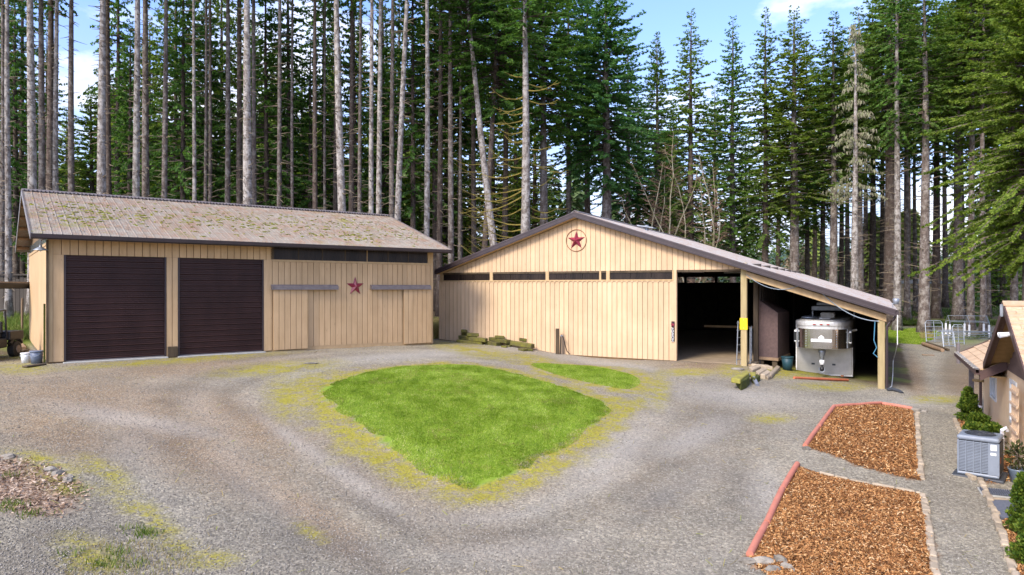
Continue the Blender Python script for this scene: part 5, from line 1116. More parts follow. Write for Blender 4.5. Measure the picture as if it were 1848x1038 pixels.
# ================================================================== back right: white frame, tube gates, logs, distant shed
d0 = 55
def at(px, py, d): return Vector(((px - 924) * d / F, d, CZ - (py - 519) * d / F))
c = at(1745, 608, d0); zg = gz(c.x, c.y); t = thing('canopy_frame', 'bare white canopy frame with peaked hoops at the forest edge', 'frame', (c.x, c.y, zg), R(-24))
Wf, Lf, he, hp_ = .95, 2.6, 1.35, 1.8
zs = CZ - (570 - 519) * d0 / F - zg; hp_ = zs; he = zs * .72
for k in range(3):
    xx = -Lf / 2 + k * Lf / 2
    hpM = MB().tube([(xx, -Wf, he * .8), (xx, -Wf, he), (xx, 0, hp_), (xx, Wf, he), (xx, Wf, he * .8)], .028, 6); obj('hoop', hpM, 'galv', t)
    for s in (-1, 1): obj('leg', MB().tube([(xx, s * Wf, -.1), (xx, s * Wf, he * .82)], .075, 8), 'white_pvc', t)
for yy, z in ((0, hp_), (-Wf, he), (Wf, he)): obj('purlin', MB().tube([(-Lf / 2, yy, z), (Lf / 2, yy, z)], .024, 6), 'galv', t)
def panel(px0, px1, pyt, pyb, d, tilt, rz, lab, nr=6, par=None):
    a = at(px0, pyb, d); q = at(px1, pyb, d); H = (pyb - pyt) * d / F; Wd = (px1 - px0) * d / F / max(.3, math.cos(rz)); t = thing('livestock_panel', lab, 'gate panel', (a.x, a.y, gz(a.x, a.y)), rz, 'livestock panels by the drive')
    t.rotation_euler = (R(tilt), 0, rz)
    obj('panel_frame', MB().tube([(0, 0, 0), (0, 0, H * .9), (.12, 0, H), (Wd - .12, 0, H), (Wd, 0, H * .9), (Wd, 0, 0)], .035, 8), 'galv', t)
    for k in range(nr): z = H * .08 + k * H * .82 / (nr - 1); obj('rail', MB().tube([(0, 0, z), (Wd, 0, z)], .024, 6), 'galv', t)
    obj('brace', MB().tube([(Wd / 2, 0, .05), (Wd / 2, 0, H)], .02, 6), 'galv', t)
panel(1672, 1700, 582, 622, 50, -10, R(-10), 'arched silver livestock panel standing by the grass strip')
panel(1703, 1722, 605, 636, 47, -14, R(-8), 'silver livestock panel leaning nearest the drive')
panel(1720, 1738, 597, 632, 49, -5, R(-10), 'upright silver livestock panel behind the leaning one')
panel(1690, 1782, 598, 612, 53, 0, R(-6), 'long low silver livestock panel below the white canopy frame', 4)
for a, q, r_, l in (((1666, 624), (1701, 636), .13, 'peeled log lying beside the drive below the panels'), ((1672, 621), (1712, 634), .09, 'thinner dark log behind the peeled log by the drive')):
    A, C = ground(*a, r_), ground(*q, r_); tag(obj('log', MB().tube([A, A.lerp(C, .5), C], [r_, r_ * 1.05, r_ * .9], 10), 'dry_log' if r_ > .11 else 'dark_wood'), l, 'log')
obj_ = beam(1664, 641, 1686, 642, .25, .05, .0, 'plank', None, 'dry_log'); tag(obj_, 'loose board on the needles beside the drive', 'plank')
p = ground(1729, 655); tag(obj('fence_post', MB().tube([(0, 0, -.2), (0, 0, 1.1)], .09, 8), 'rail_metal', None, p), 'short grey post below the corner of the house eave', 'post')
c = at(1664, 545, 95); t = thing('distant_shed', 'cream shed with pale roof glimpsed between the right-hand trunks', 'shed', (c.x, c.y, gz(c.x, c.y)))
zt = CZ - (512 - 519) * 95 / F - t.location.z
bx('wall', -3.2, 3.4, 0, 4, -.5, zt, 'cream_wall', t); obj('roof', MB().prism([(-3.6, zt + .002), (3.8, zt + .002), (3.8, zt + .2), (.1, zt + .75), (-3.6, zt + .2)], -.4, 4.4), 'grey_roof', t); bx('door', -1, .2, -.03, -.002, -.4, zt - .4, 'dark_wood', t)
p = ground(1606, 583); 
a, q = at(1601, 566, 60), at(1622, 571, 60)

# ================================================================== TREES
def crown(seed, Hc, Rm, whorl=.5, nb=5, droop=.35, dens=1.0, lowtaper=.25, spray=.55, power=.85, irregular=.3, hang=.25):
    "needle sprays and limbs of a conifer crown standing from z=0 to Hc"
    r = np.random.default_rng(seed); V = []; LV = MB()
    z = 0.0
    while z < Hc - .25:
        f = z / Hc; prof = (1 - f) ** power * min(1, .35 + f / max(lowtaper, 1e-3) * .65) 
        n = max(3, int(round(nb * r.uniform(.7, 1.3)))); a0 = r.uniform(0, 6.28)
        for k in range(n):
            if r.random() < .10: continue
            a = a0 + 2 * math.pi * k / n + r.normal(0, .3); Lb = max(.35, Rm * prof * (1 + r.normal(0, irregular))); zb = z + r.uniform(-.25, .25)
            rise = .55 * f + r.normal(0, .06) - .12; dr = droop * (1.1 - f) * r.uniform(.6, 1.4)
            ca, sa = math.cos(a), math.sin(a)
            def P(t): return np.stack([ca * Lb * t, sa * Lb * t, zb + Lb * (rise * t - dr * t * t + .22 * np.maximum(t - .7, 0) ** 2 * 3)], -1)
            if Lb > .9: LV.tube([P(np.float64(q)) for q in (0., .45, .9)], [.012 + .016 * Lb, .008 + .009 * Lb, .006], 3, False)
            m = max(4, int(Lb * 15 * dens)); t = r.uniform(.12, 1.0, m) ** .8; B = P(t)
            T = P(np.minimum(t + .05, 1.05)) - P(t - .02); T /= np.linalg.norm(T, axis=1)[:, None]
            side = np.where(r.random(m) < .5, 1, -1)[:, None]; lat = np.array([-sa, ca, 0])[None, :] * side
            D = T * r.uniform(.35, .95, m)[:, None] + lat * r.uniform(.25, 1.0, m)[:, None] + np.array([0, 0, -1])[None, :] * r.uniform(-.15, .1 + hang * 2, m)[:, None]; D /= np.linalg.norm(D, axis=1)[:, None]
            l = spray * .82 * r.uniform(.6, 1.25, m)[:, None] * (1.1 - .45 * t[:, None]) * min(1, .5 + Lb / 3)
            N = np.cross(D, np.array([0, 0, 1.]) + r.normal(0, .2, (m, 3))); N /= np.linalg.norm(N, axis=1)[:, None]; U_ = np.cross(N, D); ro = r.uniform(-1.25, 1.25, m)[:, None]; N = N * np.cos(ro) + U_ * np.sin(ro)
            for s, ang, ls in ((0, 0, 1.0), (1, .62, .72), (-1, -.62, .72)):     # three slim needle fingers
                Df = D * math.cos(ang) + N * math.sin(ang); tip = B + Df * l * ls - np.array([0, 0, 1.])[None] * l * .12 * abs(s); Wd = np.cross(Df, np.cross(N, D)); w_ = l * .17
                base = B + D * l * (.0 if s == 0 else .28)
                tip2 = base + Df * l * ls * (.95 if s == 0 else .75)
                V.append(np.stack([base - Wd * w_ * .5, base + (tip2 - base) * .55 + Wd * w_, tip2, base + (tip2 - base) * .5 - Wd * w_], 1).reshape(-1, 3))
        z += whorl * r.uniform(.7, 1.3) * (1 - .35 * f)
    V = np.concatenate(V); return V, np.arange(len(V)).reshape(-1, 4), LV
PROTO = {}
def proto(key, mats, **kw):
    V, Fc, LV = crown(**kw); lm = LV.mesh('limbs', 'bark_dark')
    PROTO[key] = ({m: None for m in mats}, V, Fc, lm, kw['Hc'])
def crown_mesh(key, mat):
    d = PROTO[key]
    if d[0].get(mat) is None: d[0][mat] = np_mesh('crown', d[1], d[2], mat)
    return d[0][mat], d[3], d[4]
proto('top1', ['needle'], seed=1, Hc=15, Rm=3.8, whorl=.62, nb=5, droop=.35, dens=.9)
proto('top2', ['needle'], seed=2, Hc=15, Rm=3.4, whorl=.66, nb=5, droop=.4, dens=.9)
proto('mid1', ['needle'], seed=3, Hc=22, Rm=4.4, whorl=.55, nb=5, droop=.5, dens=1.0, hang=.45, lowtaper=.3, irregular=.35)
proto('mid2', ['needle'], seed=4, Hc=22, Rm=4.2, whorl=.6, nb=5, droop=.42, dens=.95, hang=.35, lowtaper=.35, irregular=.4)
proto('full1', ['needle'], seed=5, Hc=28, Rm=5.2, whorl=.5, nb=6, droop=.38, dens=1.0, hang=.3, lowtaper=.15, spray=.6)
proto('full2', ['needle'], seed=6, Hc=28, Rm=5.0, whorl=.52, nb=6, droop=.3, dens=1.0, hang=.2, lowtaper=.2, spray=.58)
proto('slim1', ['needle'], seed=7, Hc=26, Rm=3.7, whorl=.44, nb=6, droop=.32, dens=1.1, lowtaper=.1, spray=.5, irregular=.28)
proto('slim2', ['needle'], seed=8, Hc=26, Rm=4.0, whorl=.5, nb=6, droop=.42, dens=1.0, lowtaper=.15, spray=.52, hang=.4, irregular=.38)
proto('big1', ['needle'], seed=9, Hc=24, Rm=6.0, whorl=.46, nb=6, droop=.32, dens=1.15, hang=.3, lowtaper=.2, spray=.66, power=.7, irregular=.3)
proto('big2', ['needle'], seed=10, Hc=24, Rm=5.8, whorl=.48, nb=6, droop=.45, dens=1.1, hang=.55, lowtaper=.25, spray=.66, power=.65, irregular=.35)

proto('near', ['needle_yellow'], seed=11, Hc=24, Rm=4.9, whorl=.34, nb=9, droop=.42, dens=1.7, hang=.5, lowtaper=.12, spray=.5, power=.6, irregular=.4)
def trunk_mesh(r0, Ht, seed, bend=(0, 0), mat='bark_pale', k=12):
    rr = random.Random(seed); m = MB(); n = 16; pts, rs = [], []
    for i in range(n + 1):
        f = i / n; q = f ** 1.0
        pts.append((bend[0] * f + .05 * math.sin(f * 7 + seed), bend[1] * f + .05 * math.cos(f * 5 + seed), -.5 + (Ht + .5) * f))
        flare = 1 + .55 * max(0, 1 - f * 12) ** 2
        rs.append(max(.015, r0 * (1 - f) ** .72 * flare * rr.uniform(.97, 1.03)))
    m.tube(pts, rs, k); return m.mesh('trunk', mat, True), pts, rs
def stub_mesh(pts, rs, z0, z1, n, seed, lmin=.15, lmax=.7, mat='twig', rad=.026):
    r = random.Random(seed); m = MB(); Ht = pts[-1][2]
    for _ in range(n):
        z = r.uniform(z0, z1); f = (z - pts[0][2]) / (Ht - pts[0][2]); i = min(int(f * (len(pts) - 1)), len(pts) - 2); g_ = f * (len(pts) - 1) - i
        c = Vector(pts[i]).lerp(Vector(pts[i + 1]), g_); rad0 = rs[i]; a = r.uniform(0, 6.28); l = r.uniform(lmin, lmax) * r.uniform(.4, 1); d = Vector((math.cos(a), math.sin(a), r.uniform(-.35, .3)))
        p0 = c + Vector((d.x, d.y, 0)) * rad0 * .7; p1_ = p0 + d * (l * .55) ; p2_ = p0 + d * l + Vector((0, 0, r.uniform(-.2, .12) * l))
        m.tube([p0, p1_, p2_], [rad * (1 + l * .5), rad * .8, rad * .35], 4, False)
    return m.mesh('branch_stubs', mat)
TREES = []
def tree(px, d, wpx, bark_m, key, cb_py, top_py, label, group, cmat='needle', sxy=1.0, lean=0, stubs=30, stub_l=(.15, .8), base=None, name='fir_tree', cat='tree'):
    "px: trunk position in the view, d: distance, cb_py / top_py: where the crown starts and ends"
    x = (px - 924) * d / F; zg = gz(x, d) - .05
    t = thing(name, label, cat, (x, d, zg), random.uniform(0, 6.28) if not lean else 0, group)
    Ht = CZ - (top_py - 519) * d / F - zg; cb = max(1.0, CZ - (cb_py - 519) * d / F - zg); seed = int(px * 3 + d)
    r0 = wpx * d / F / 2 / ((1 - min(.5, (CZ - (260 - 519) * d / F - zg) / Ht)) ** .72)
    lx_ = lean * d / F
    me, pts, rs = trunk_mesh(r0, Ht * .985, seed, (lx_, 0), bark_m); link('trunk', me, t)
    if stubs: tag(link('branch_stubs', stub_mesh(pts, rs, 1.5, min(cb + 3, Ht * .8), stubs, seed + 1, *stub_l), t), kind='stuff')
    if key:
        cm, lm, hc = crown_mesh(key, cmat); sz = (Ht - cb) / hc; f = cb / Ht; sx = sxy * random.uniform(.92, 1.08)
        rz = random.uniform(0, 6.28)
        c = link('crown', cm, t, (lx_ * (f + 1) / 2, 0, cb), (0, 0, rz), (sx, sx, sz)); tag(link('limbs', lm, t, (lx_ * (f + 1) / 2, 0, cb), (0, 0, rz), (sx, sx, sz)), kind='stuff')
    return t, pts, rs, Ht
# --- bare-trunked trees behind the garage (left to right); crowns above the picture
BP, BB, BD = 'bark_pale', 'bark_brown', 'bark_dark'
LEFT = [(4, 52, 8, BB), (14, 44, 9, BP), (57, 47, 14, BP), (75, 54, 11, BB), (91, 58, 12, BD), (102, 48, 9, BP), (129, 55, 10, BB), (185, 47, 14, BP), (196, 60, 9, BD), (247, 48, 12, BP), (263, 56, 12, BB), (298, 52, 9, BB), (350, 50, 6.5, BP), (371, 57, 5.5, BB), (379, 60, 6, BB), (411, 54, 9, BB), (433, 59, 10, BD),
        (447, 48, 15, BP), (459, 56, 8, BB), (505, 54, 8, BB), (528, 58, 5, BB), (569, 56, 8, BD), (587, 60, 4.5, BB), (605, 62, 8, BD), (616, 49, 13, BP), (635, 60, 9, BD), (650, 57, 6.5, BB), (671, 50, 8, BP), (685, 53, 9, BP), (708, 56, 8.5, BB), (721, 49, 10, BP), (770, 51, 9, BP), (794, 60, 9, BD), (813, 57, 9, BB), (831, 61, 5.5, BB), (855, 63, 8, BD)]
lean_of = {616: -26, 721: 34, 57: -3, 770: 0, 4: 0}
for i, (px, d, wp, bk) in enumerate(LEFT):
    adj = {BP: 'pale grey', BB: 'brown', BD: 'dark'}[bk]
    cbp = {BP: -70, BB: -10, BD: 40}[bk] - (i * 37 % 60); tp = -330 - (i * 53 % 120)
    where = 'behind the garage roof' if px < 780 else 'in the gap between garage and barn'
    tree(px + (0 if px not in lean_of else -lean_of[px] * .28), d, wp, bk, ('top1', 'top2')[i % 2], cbp, tp, f'{adj} fir trunk {where}, {ordinal(i)} trunk from the left', 'bare fir trunks behind the garage', 'needle', .9, lean_of.get(px, 0), stubs=int(80 + wp * 9), stub_l=(.15, 1.3 if bk != BP else .9))
# --- foliage trees behind them
FILL = [(-40, 60, 'mid1', 480, -150, 1.1), (28, 66, 'mid1', 470, -60, 1.0), (85, 74, 'mid2', 480, 40, .9), (165, 72, 'full1', 520, 150, .8), (235, 64, 'mid1', 500, 30, .9), (225, 84, 'full2', 540, 60, .9), (300, 70, 'mid2', 520, -40, 1.2), (330, 62, 'mid1', 470, -120, 1.0), (372, 66, 'full1', 520, -30, .8), (400, 76, 'full2', 560, -100, .9), (430, 68, 'mid2', 500, -60, 1.1), (480, 64, 'mid1', 500, -80, 1.15), (520, 72, 'full2', 540, 70, .85), (560, 66, 'mid2', 520, 60, 1.05),
        (600, 76, 'full1', 560, 40, .8), (640, 68, 'mid1', 500, -60, 1.0), (690, 72, 'full2', 560, -60, .8), (745, 64, 'mid2', 420, -160, 1.3), (785, 68, 'mid1', 330, -120, 1.3), (830, 72, 'big1', 300, -140, 1.0), (10, 78, 'full1', 540, -20, .9), (60, 90, 'full2', 540, 120, .9), (270, 92, 'full1', 540, 20, 1.0), (350, 88, 'full2', 540, -40, 1.0), (455, 90, 'full1', 540, 10, 1.0), (545, 92, 'full2', 540, 90, .9), (650, 86, 'full1', 540, 20, .9), (720, 84, 'full2', 540, -30, 1.0), (770, 88, 'full1', 540, -20, 1.0), (120, 95, 'full2', 540, 190, 1.1), (212, 68, 'mid1', 330, -230, .8), (318, 74, 'mid2', 360, -160, .9), (585, 70, 'mid1', 250, -240, .8), (40, 70, 'mid2', 420, -160, .9), (520, 66, 'mid2', 300, -200, .9), (190, 98, 'full1', 540, 110, 1.0), (500, 96, 'full1', 540, 60, 1.1), (595, 98, 'full2', 540, 100, 1.1), (690, 94, 'full1', 540, 60, 1.1), (805, 92, 'full2', 540, 40, 1.0), (850, 96, 'full1', 540, 60, 1.1), (890, 90, 'full2', 540, 80, 1.0), (930, 98, 'full1', 540, 130, 1.1), (965, 92, 'full2', 540, 160, 1.0)]
for i, (px, d, key, cb, tp, sx) in enumerate(sorted(FILL)):
    tree(px, d, 8, BD, key, cb - 40 if d < 75 else cb, tp, f'leafy conifer between the bare trunks behind the garage, {ordinal(i)} from the left', 'dark conifers behind the garage', ('needle', 'needle_olive', 'needle')[i % 3] if d < 75 else 'needle_yellow', sx, 0, 20, name='conifer_tree')  # paler needle materials put the lit look of these crowns into colour
# --- behind the barn: big firs in the middle
MID = [(868, 58, 9, BD, 'big2', 200, -170, 'needle', 1.0, 40, 'dark fir with hanging boughs over the left end of the barn'), (912, 70, 9, BD, 'mid1', 190, -120, 'needle_blue', 1.3, 0, 'dark fir behind the mossy-limbed trunk'), (981, 64, 12, BB, 'big1', 245, -130, 'needle', 1.0, 0, 'large dark fir right of the mossy-limbed trunk'), (1026, 72, 8, BB, 'mid2', 240, -100, 'needle_blue', 1.3, 0, 'slender dark fir over the barn ridge'),
       (1060, 78, 9, BD, 'full1', 300, -60, 'needle_blue', 1.0, 0, 'dense fir behind the great fir above the barn ridge'), (1094, 68, 14, BB, 'big2', 335, -22, 'needle_blue', 1.12, 0, 'great broad dark green fir over the barn ridge with pointed top'), (1133, 82, 8, BB, 'full2', 420, 60, 'needle_blue', .9, 0, 'fir behind the right side of the great fir'), (1186, 84, 8, BB, 'full1', 440, 52, 'needle_olive', .85, 0, 'paler fir under the white cloud right of the great fir'),
       (1247, 70, 9, BD, 'slim2', 440, 14, 'needle_olive', 1.2, 0, 'tall narrow pointed fir behind the bare mossy shrub trees'), (1290, 92, 8, BD, 'slim1', 480, 150, 'needle_blue', 1.1, 0, 'shorter fir between the two tall narrow firs'), (1322, 72, 8, BB, 'slim1', 460, 24, 'needle', 1.15, 0, 'tall slender dark fir above the middle of the barn roof slope'), (1152, 96, 7, BD, 'full2', 480, 150, 'needle', .9, 0, 'distant fir low behind the great fir'), (1215, 98, 7, BD, 'full1', 500, 190, 'needle_blue', .9, 0, 'distant fir low behind the bare mossy shrub trees')]
for px, d, wp, bk, key, cb, tp, cm, sx, ln, lab in MID: tree(px, d, wp, bk, key, cb, tp, lab, 'firs behind the barn', cm, sx, ln, 90, (.4, 2.2))
# --- right side, tall trunks with lighter crowns
RIGHT = [(1381, 70, 8, BD, 'slim2', 440, 12, 'needle_olive', 1.0), (1433, 68, 12, BB, 'slim1', 390, 8, 'needle_yellow', 1.35), (1456, 80, 6, BD, 'full2', 420, 60, 'needle_olive', .8), (1485, 74, 7, BD, 'slim2', 400, 90, 'needle', 1.0), (1504, 66, 10, BB, 'slim2', 330, 20, 'needle_olive', 1.1), (1518, 78, 6, BD, 'mid2', 300, 60, 'needle', .8), (1550, 68, 12, BB, 'mid2', 330, 10, 'needle_olive', 1.1), (1575, 74, 8, BD, 'mid1', 340, -20, 'needle', 1.0), (1592, 80, 6, BD, 'mid2', 280, -40, 'needle_olive', 1.0), (1606, 64, 15, BD, 'big2', 250, -60, 'needle_olive', .8), (1619, 60, 9, BP, 'mid1', 250, -160, 'needle', .7), (1636, 70, 7, BB, 'mid2', 280, -40, 'needle_olive', 1.0),
         (1651, 78, 5, BB, 'mid1', 300, 20, 'needle', 1.1), (1669, 58, 12, BB, 'mid2', 260, -80, 'needle_olive', 1.0), (1690, 72, 9, BD, 'mid1', 330, -30, 'needle', 1.1), (1728, 68, 11, BB, 'mid2', 270, -50, 'needle_olive', 1.1), (1735, 76, 7, BD, 'mid1', 260, -30, 'needle', 1.1), (1753, 60, 8, BB, 'big2', 210, -120, 'needle_yellow', .75), (1774, 58, 7, BB, 'mid2', 230, -120, 'needle_olive', 1.0), (1784, 72, 5, BB, 'mid1', 250, -60, 'needle', 1.0), (1829, 66, 8, BB, 'big1', 420, -60, 'needle_yellow', .9)]
for i, (px, d, wp, bk, key, cb, tp, cm, sx) in enumerate(RIGHT):
    adj = {BP: 'pale-barked', BB: 'brown-barked', BD: 'dark-barked'}[bk]
    sx *= 1.1
    tree(px, d, wp, bk, key, cb, tp, f'{adj} fir right of the barn ridge, {ordinal(i)} trunk counting rightwards', 'firs right of the barn', cm, sx, 0, 110, (.3, 1.6))
for i, (px, d, key, tp, cm, sx) in enumerate([(1345, 95, 'full2', 230, 'needle', .8), (1405, 92, 'full1', 170, 'needle_olive', .9), (1470, 96, 'full2', 150, 'needle', .9), (1530, 90, 'full1', 80, 'needle_olive', .9), (1562, 98, 'full2', 60, 'needle_yellow', .9), (1640, 96, 'full2', -10, 'needle_olive', 1.0), (1705, 88, 'full1', 0, 'needle_olive', 1.0), (1795, 90, 'full1', -30, 'needle_yellow', 1.0)]):
    tree(px, d, 6, BD, key, tp + 215, tp, f'farther fir crown among the trunks right of the barn ridge, {ordinal(i)} counting rightwards', 'farther firs right of the barn', cm, sx, 0, 30, (.3, 1.2))
tree(1858, 46, 14, BB, 'near', 470, -160, 'nearest big yellow-green fir with drooping boughs at the right edge', 'firs right of the barn', 'needle_yellow', 1.05, 0, 10)
tree(1812, 88, 8, BB, 'full1', 560, 120, 'light green fir behind the nearest fir at the right edge', 'firs right of the barn', 'needle_olive', 1.0, 0, 0)
# --- the mossy-limbed trunk and its leaning neighbour
def curved_branch(p0, az, l, rise, sagk, r0, mat, parent, twigs, seed):
    r = random.Random(seed); m = MB(); pts = []
    for i in range(8):
        f = i / 7; pts.append(Vector(p0) + Vector((math.cos(az) * l * f, math.sin(az) * l * f, l * (-sagk * math.sin(f * 2.4) + rise * f * f))) + Vector((0, 0, r.uniform(-.02, .02))))
    m.tube(pts, [r0 * (1 - .8 * i / 7) for i in range(8)], 5)
    for k in range(twigs):
        i = r.randint(2, 6); a2 = az + r.choice((-1, 1)) * r.uniform(.4, 1.0); q = pts[i]; l2 = l * r.uniform(.15, .35); m.tube([q, q + Vector((math.cos(a2), math.sin(a2), -.1)) * l2 * .6, q + Vector((math.cos(a2), math.sin(a2), .05)) * l2], [r0 * .4, r0 * .3, r0 * .1], 4, False)
    return obj('mossy_branch', m, mat, parent)
t, pts, rs, Ht = tree(948, 51, 14, BP, 'top2', 75, -160, 'pale fir trunk with long yellow mossy dead limbs above the left barn roof', 'firs behind the barn', 'needle', 1.2, 0, 30, (.1, .4)); t.rotation_euler = (0, 0, 0)
r = random.Random(5)
for k in range(34):
    z = 4.0 + k * .44; lft = r.random() < .6; az = R(180) + r.uniform(-.7, .5) if lft else r.uniform(-.5, .7); l = r.uniform(2.6, 5.2) if z < 13 else r.uniform(1.2, 2.8)
    curved_branch((0, 0, z + r.uniform(-.25, .25)), az, l, .3 * r.uniform(-.3, 1.6), .16 * r.uniform(.3, 1.6), .06, 'moss_branch', t, 4, k)
t, pts, rs, Ht = tree(908, 55, 11, BP, 'mid2', 110, -170, 'leaning grey trunk left of the mossy-limbed fir', 'firs behind the barn', 'needle', 1.1, -84, 20, (.2, .6))
for k in range(16):
    z = 3.8 + k * .6; f = z / Ht; lft = r.random() < .7; az = R(180) + r.uniform(-.5, .5) if lft else r.uniform(-.5, .5)
    curved_branch((-84 * 55 / F * f, 0, z), az, r.uniform(1.5, 3.2), .3, .14, .04, 'moss_branch', t, 2, 50 + k)
# --- lichen-hung dying tree on the right
t, pts, rs, Ht = tree(1543, 61, 9, BP, None, 300, 28, 'pale dying fir hung with grey lichen, right of the lean-to roof', 'firs right of the barn', stubs=70, stub_l=(.6, 2.2)); Vs = []
rg = np.random.default_rng(9)
for k in range(110):
    f = rg.uniform(.42, .97); z = Ht * f; a = rg.uniform(0, 6.28); l = (1 - f) * 4.5 * rg.uniform(.4, 1.1) + .4; n = int(10 + l * 14); tt = rg.uniform(.15, 1, n)
    B = np.stack([math.cos(a) * l * tt, math.sin(a) * l * tt, z - .25 * l * tt ** 2 + rg.normal(0, .05, n)], -1); ln = rg.uniform(.12, .38, n)[:, None]; dv = rg.normal(0, .35, (n, 3)); dv[:, 2] = -1; sd = np.stack([np.cos(rg.uniform(0, 6.28, n)), np.sin(rg.uniform(0, 6.28, n)), np.zeros(n)], -1) * .035
    Vs.append(np.stack([B - sd, B + sd, B + dv * ln + sd * .5, B + dv * ln - sd * .5], 1).reshape(-1, 3))
Vs = np.concatenate(Vs); tag(link('lichen', np_mesh('lichen', Vs, np.arange(len(Vs)).reshape(-1, 4), 'lichen'), t), kind='stuff')
# --- bare mossy deciduous trees behind the barn roof
def bare_tree(px, d, Hpx, label, seed, spread, stems):
    x = (px - 924) * d / F; zg = gz(x, d); t = thing('bare_tree', label, 'tree', (x, d, zg), 0, 'leafless mossy trees behind the barn'); r = random.Random(seed); H = CZ - (Hpx - 519) * d / F - zg
    tw = MB()
    for s in range(stems):
        m = MB(); a = r.uniform(0, 6.28); pts = [Vector((0, 0, -.2))]; dirv = Vector((math.cos(a) * .28, math.sin(a) * .2, 1)); n = 9; hh = H * r.uniform(.65, 1)
        for i in range(n): dirv = (dirv + Vector((r.uniform(-.25, .25), r.uniform(-.2, .2), .25))).normalized(); pts.append(pts[-1] + dirv * hh / n)
        r0 = r.uniform(.09, .15); m.tube(pts, [r0 * (1 - .85 * i / n) for i in range(n + 1)], 7); obj('stem', m, 'birch', t)
        for i in range(2, n + 1):
            for _ in range(10):
                q = pts[i - 1].lerp(pts[i], r.random()); a2 = r.uniform(0, 6.28); l = spread * (1.15 - i / n * .7) * r.uniform(.3, 1); dv = Vector((math.cos(a2), math.sin(a2), r.uniform(.1, .8))); e = q + dv * l * .5
                e2 = e + (dv + Vector((r.uniform(-.4, .4), r.uniform(-.4, .4), r.uniform(-.3, .3)))) * l * .5; tw.tube([q, e, e2], [.028, .018, .009], 3, False)
                for _ in range(4):
                    q2 = q.lerp(e2, r.uniform(.3, 1)); dv2 = Vector((r.uniform(-1, 1), r.uniform(-1, 1), r.uniform(-.2, .7))) * l * .35; tw.tube([q2, q2 + dv2], [.014, .008], 3, False)
    tag(obj('twigs', tw, 'red_twig', t), kind='stuff')
bare_tree(1190, 66, 225, 'leafless mossy multi-stemmed tree over the barn roof right of the ridge', 3, 2.4, 5); bare_tree(1250, 66, 250, 'leafless tree with broken mossy stems right of its neighbour over the barn roof', 8, 1.8, 6)
bare_tree(1225, 80, 270, 'faint leafless reddish tree behind the two mossy ones', 12, 2.6, 4)
# ------------------------------------------------------------------ far woods and hills
def far_wood(name, lab, spots, mat, seed, n=420):
    r = np.random.default_rng(seed); parts = []
    for x, y, H, W in spots:
        zg = gz(x, y) - .5; f = r.random(n) ** .8; a = r.uniform(0, 6.28, n); q = W * (1 - f) ** .8 * (r.random(n) ** .5) + .05
        C = np.stack([x + q * np.cos(a), y + q * np.sin(a), zg + H * (.04 + .96 * f)], -1); D = np.stack([np.cos(a), np.sin(a), -r.uniform(.1, .9, n)], -1); D /= np.linalg.norm(D, axis=1)[:, None]; S = np.stack([-np.sin(a), np.cos(a), r.normal(0, .2, n)], -1); l = (H * .07 * r.uniform(.5, 1.3, n))[:, None]
        V = np.stack([C - S * l * .1, C + D * l * .5 - S * l * .28, C + D * l, C + D * l * .5 + S * l * .28], 1).reshape(-1, 3); parts.append((V, np.arange(4 * n).reshape(n, 4)))
    V, Fq = multi(parts); tag(link(name, np_mesh(name, V, Fq, mat)), lab, 'woods', kind='stuff')
r = random.Random(21)
far_wood('far_woods', 'mass of distant green conifers closing the view behind the trunks', [((px - 924) * d / F, d, r.uniform(16, 30) if px < 1250 else r.uniform(8, 16), r.uniform(2.8, 4.2)) for px, d in [(r.uniform(-150, 2000), r.uniform(110, 170)) for _ in range(190)]], 'far_leaf', 5, 520)
far_wood('far_yellow_woods', 'mass of distant trees coloured a sunlit yellow-green seen between the left trunks', [((px - 924) * d / F, d, r.uniform(20, 36), r.uniform(3.5, 5)) for px, d in [(r.uniform(130, 800), r.uniform(104, 135)) for _ in range(26)]] + [((px - 924) * d / F, d, r.uniform(9, 15), r.uniform(2.5, 3.5)) for px, d in [(r.uniform(1450, 1830), r.uniform(95, 130)) for _ in range(14)]], 'far_yellow', 6, 1100)
far_wood('far_tan_scrub', 'mass of distant tan leafless scrub beyond the right trunks', [((px - 924) * d / F, d, r.uniform(4, 9), r.uniform(3, 4.5)) for px, d in [(r.uniform(1380, 1700), r.uniform(100, 120)) for _ in range(26)]], 'far_tan', 7, 400)
mk('hill_green', (.05, .09, .06), (.03, .06, .045), .08, bs=.5, bscale=.3)
for k, (D, hh, nm) in enumerate(((420, 26, 'wooded_hill'), (650, 44, 'wooded_hill'))):
    V, Fq = [], []; n = 90
    for i in range(n + 1):
        a = R(-62 + 124 * i / n); 
        for j in range(7):
            dd = D + j * 26; s_ = math.sin(j / 6 * math.pi / 2); top = hh * (.65 + .35 * math.sin(i * .19 + k * 2) + .12 * math.sin(i * .63)) ; V.append((dd * math.sin(a), dd * math.cos(a), CZ - 4 + top * s_ + random.uniform(-1, 1) * 2 * s_))
    for i in range(n):
        for j in range(6): o = i * 7 + j; Fq.append((o, o + 7, o + 8, o + 1))
    tag(link(nm, np_mesh(nm, V, Fq, 'hill_green', True)), 'low wooded hill on the horizon', kind='structure')

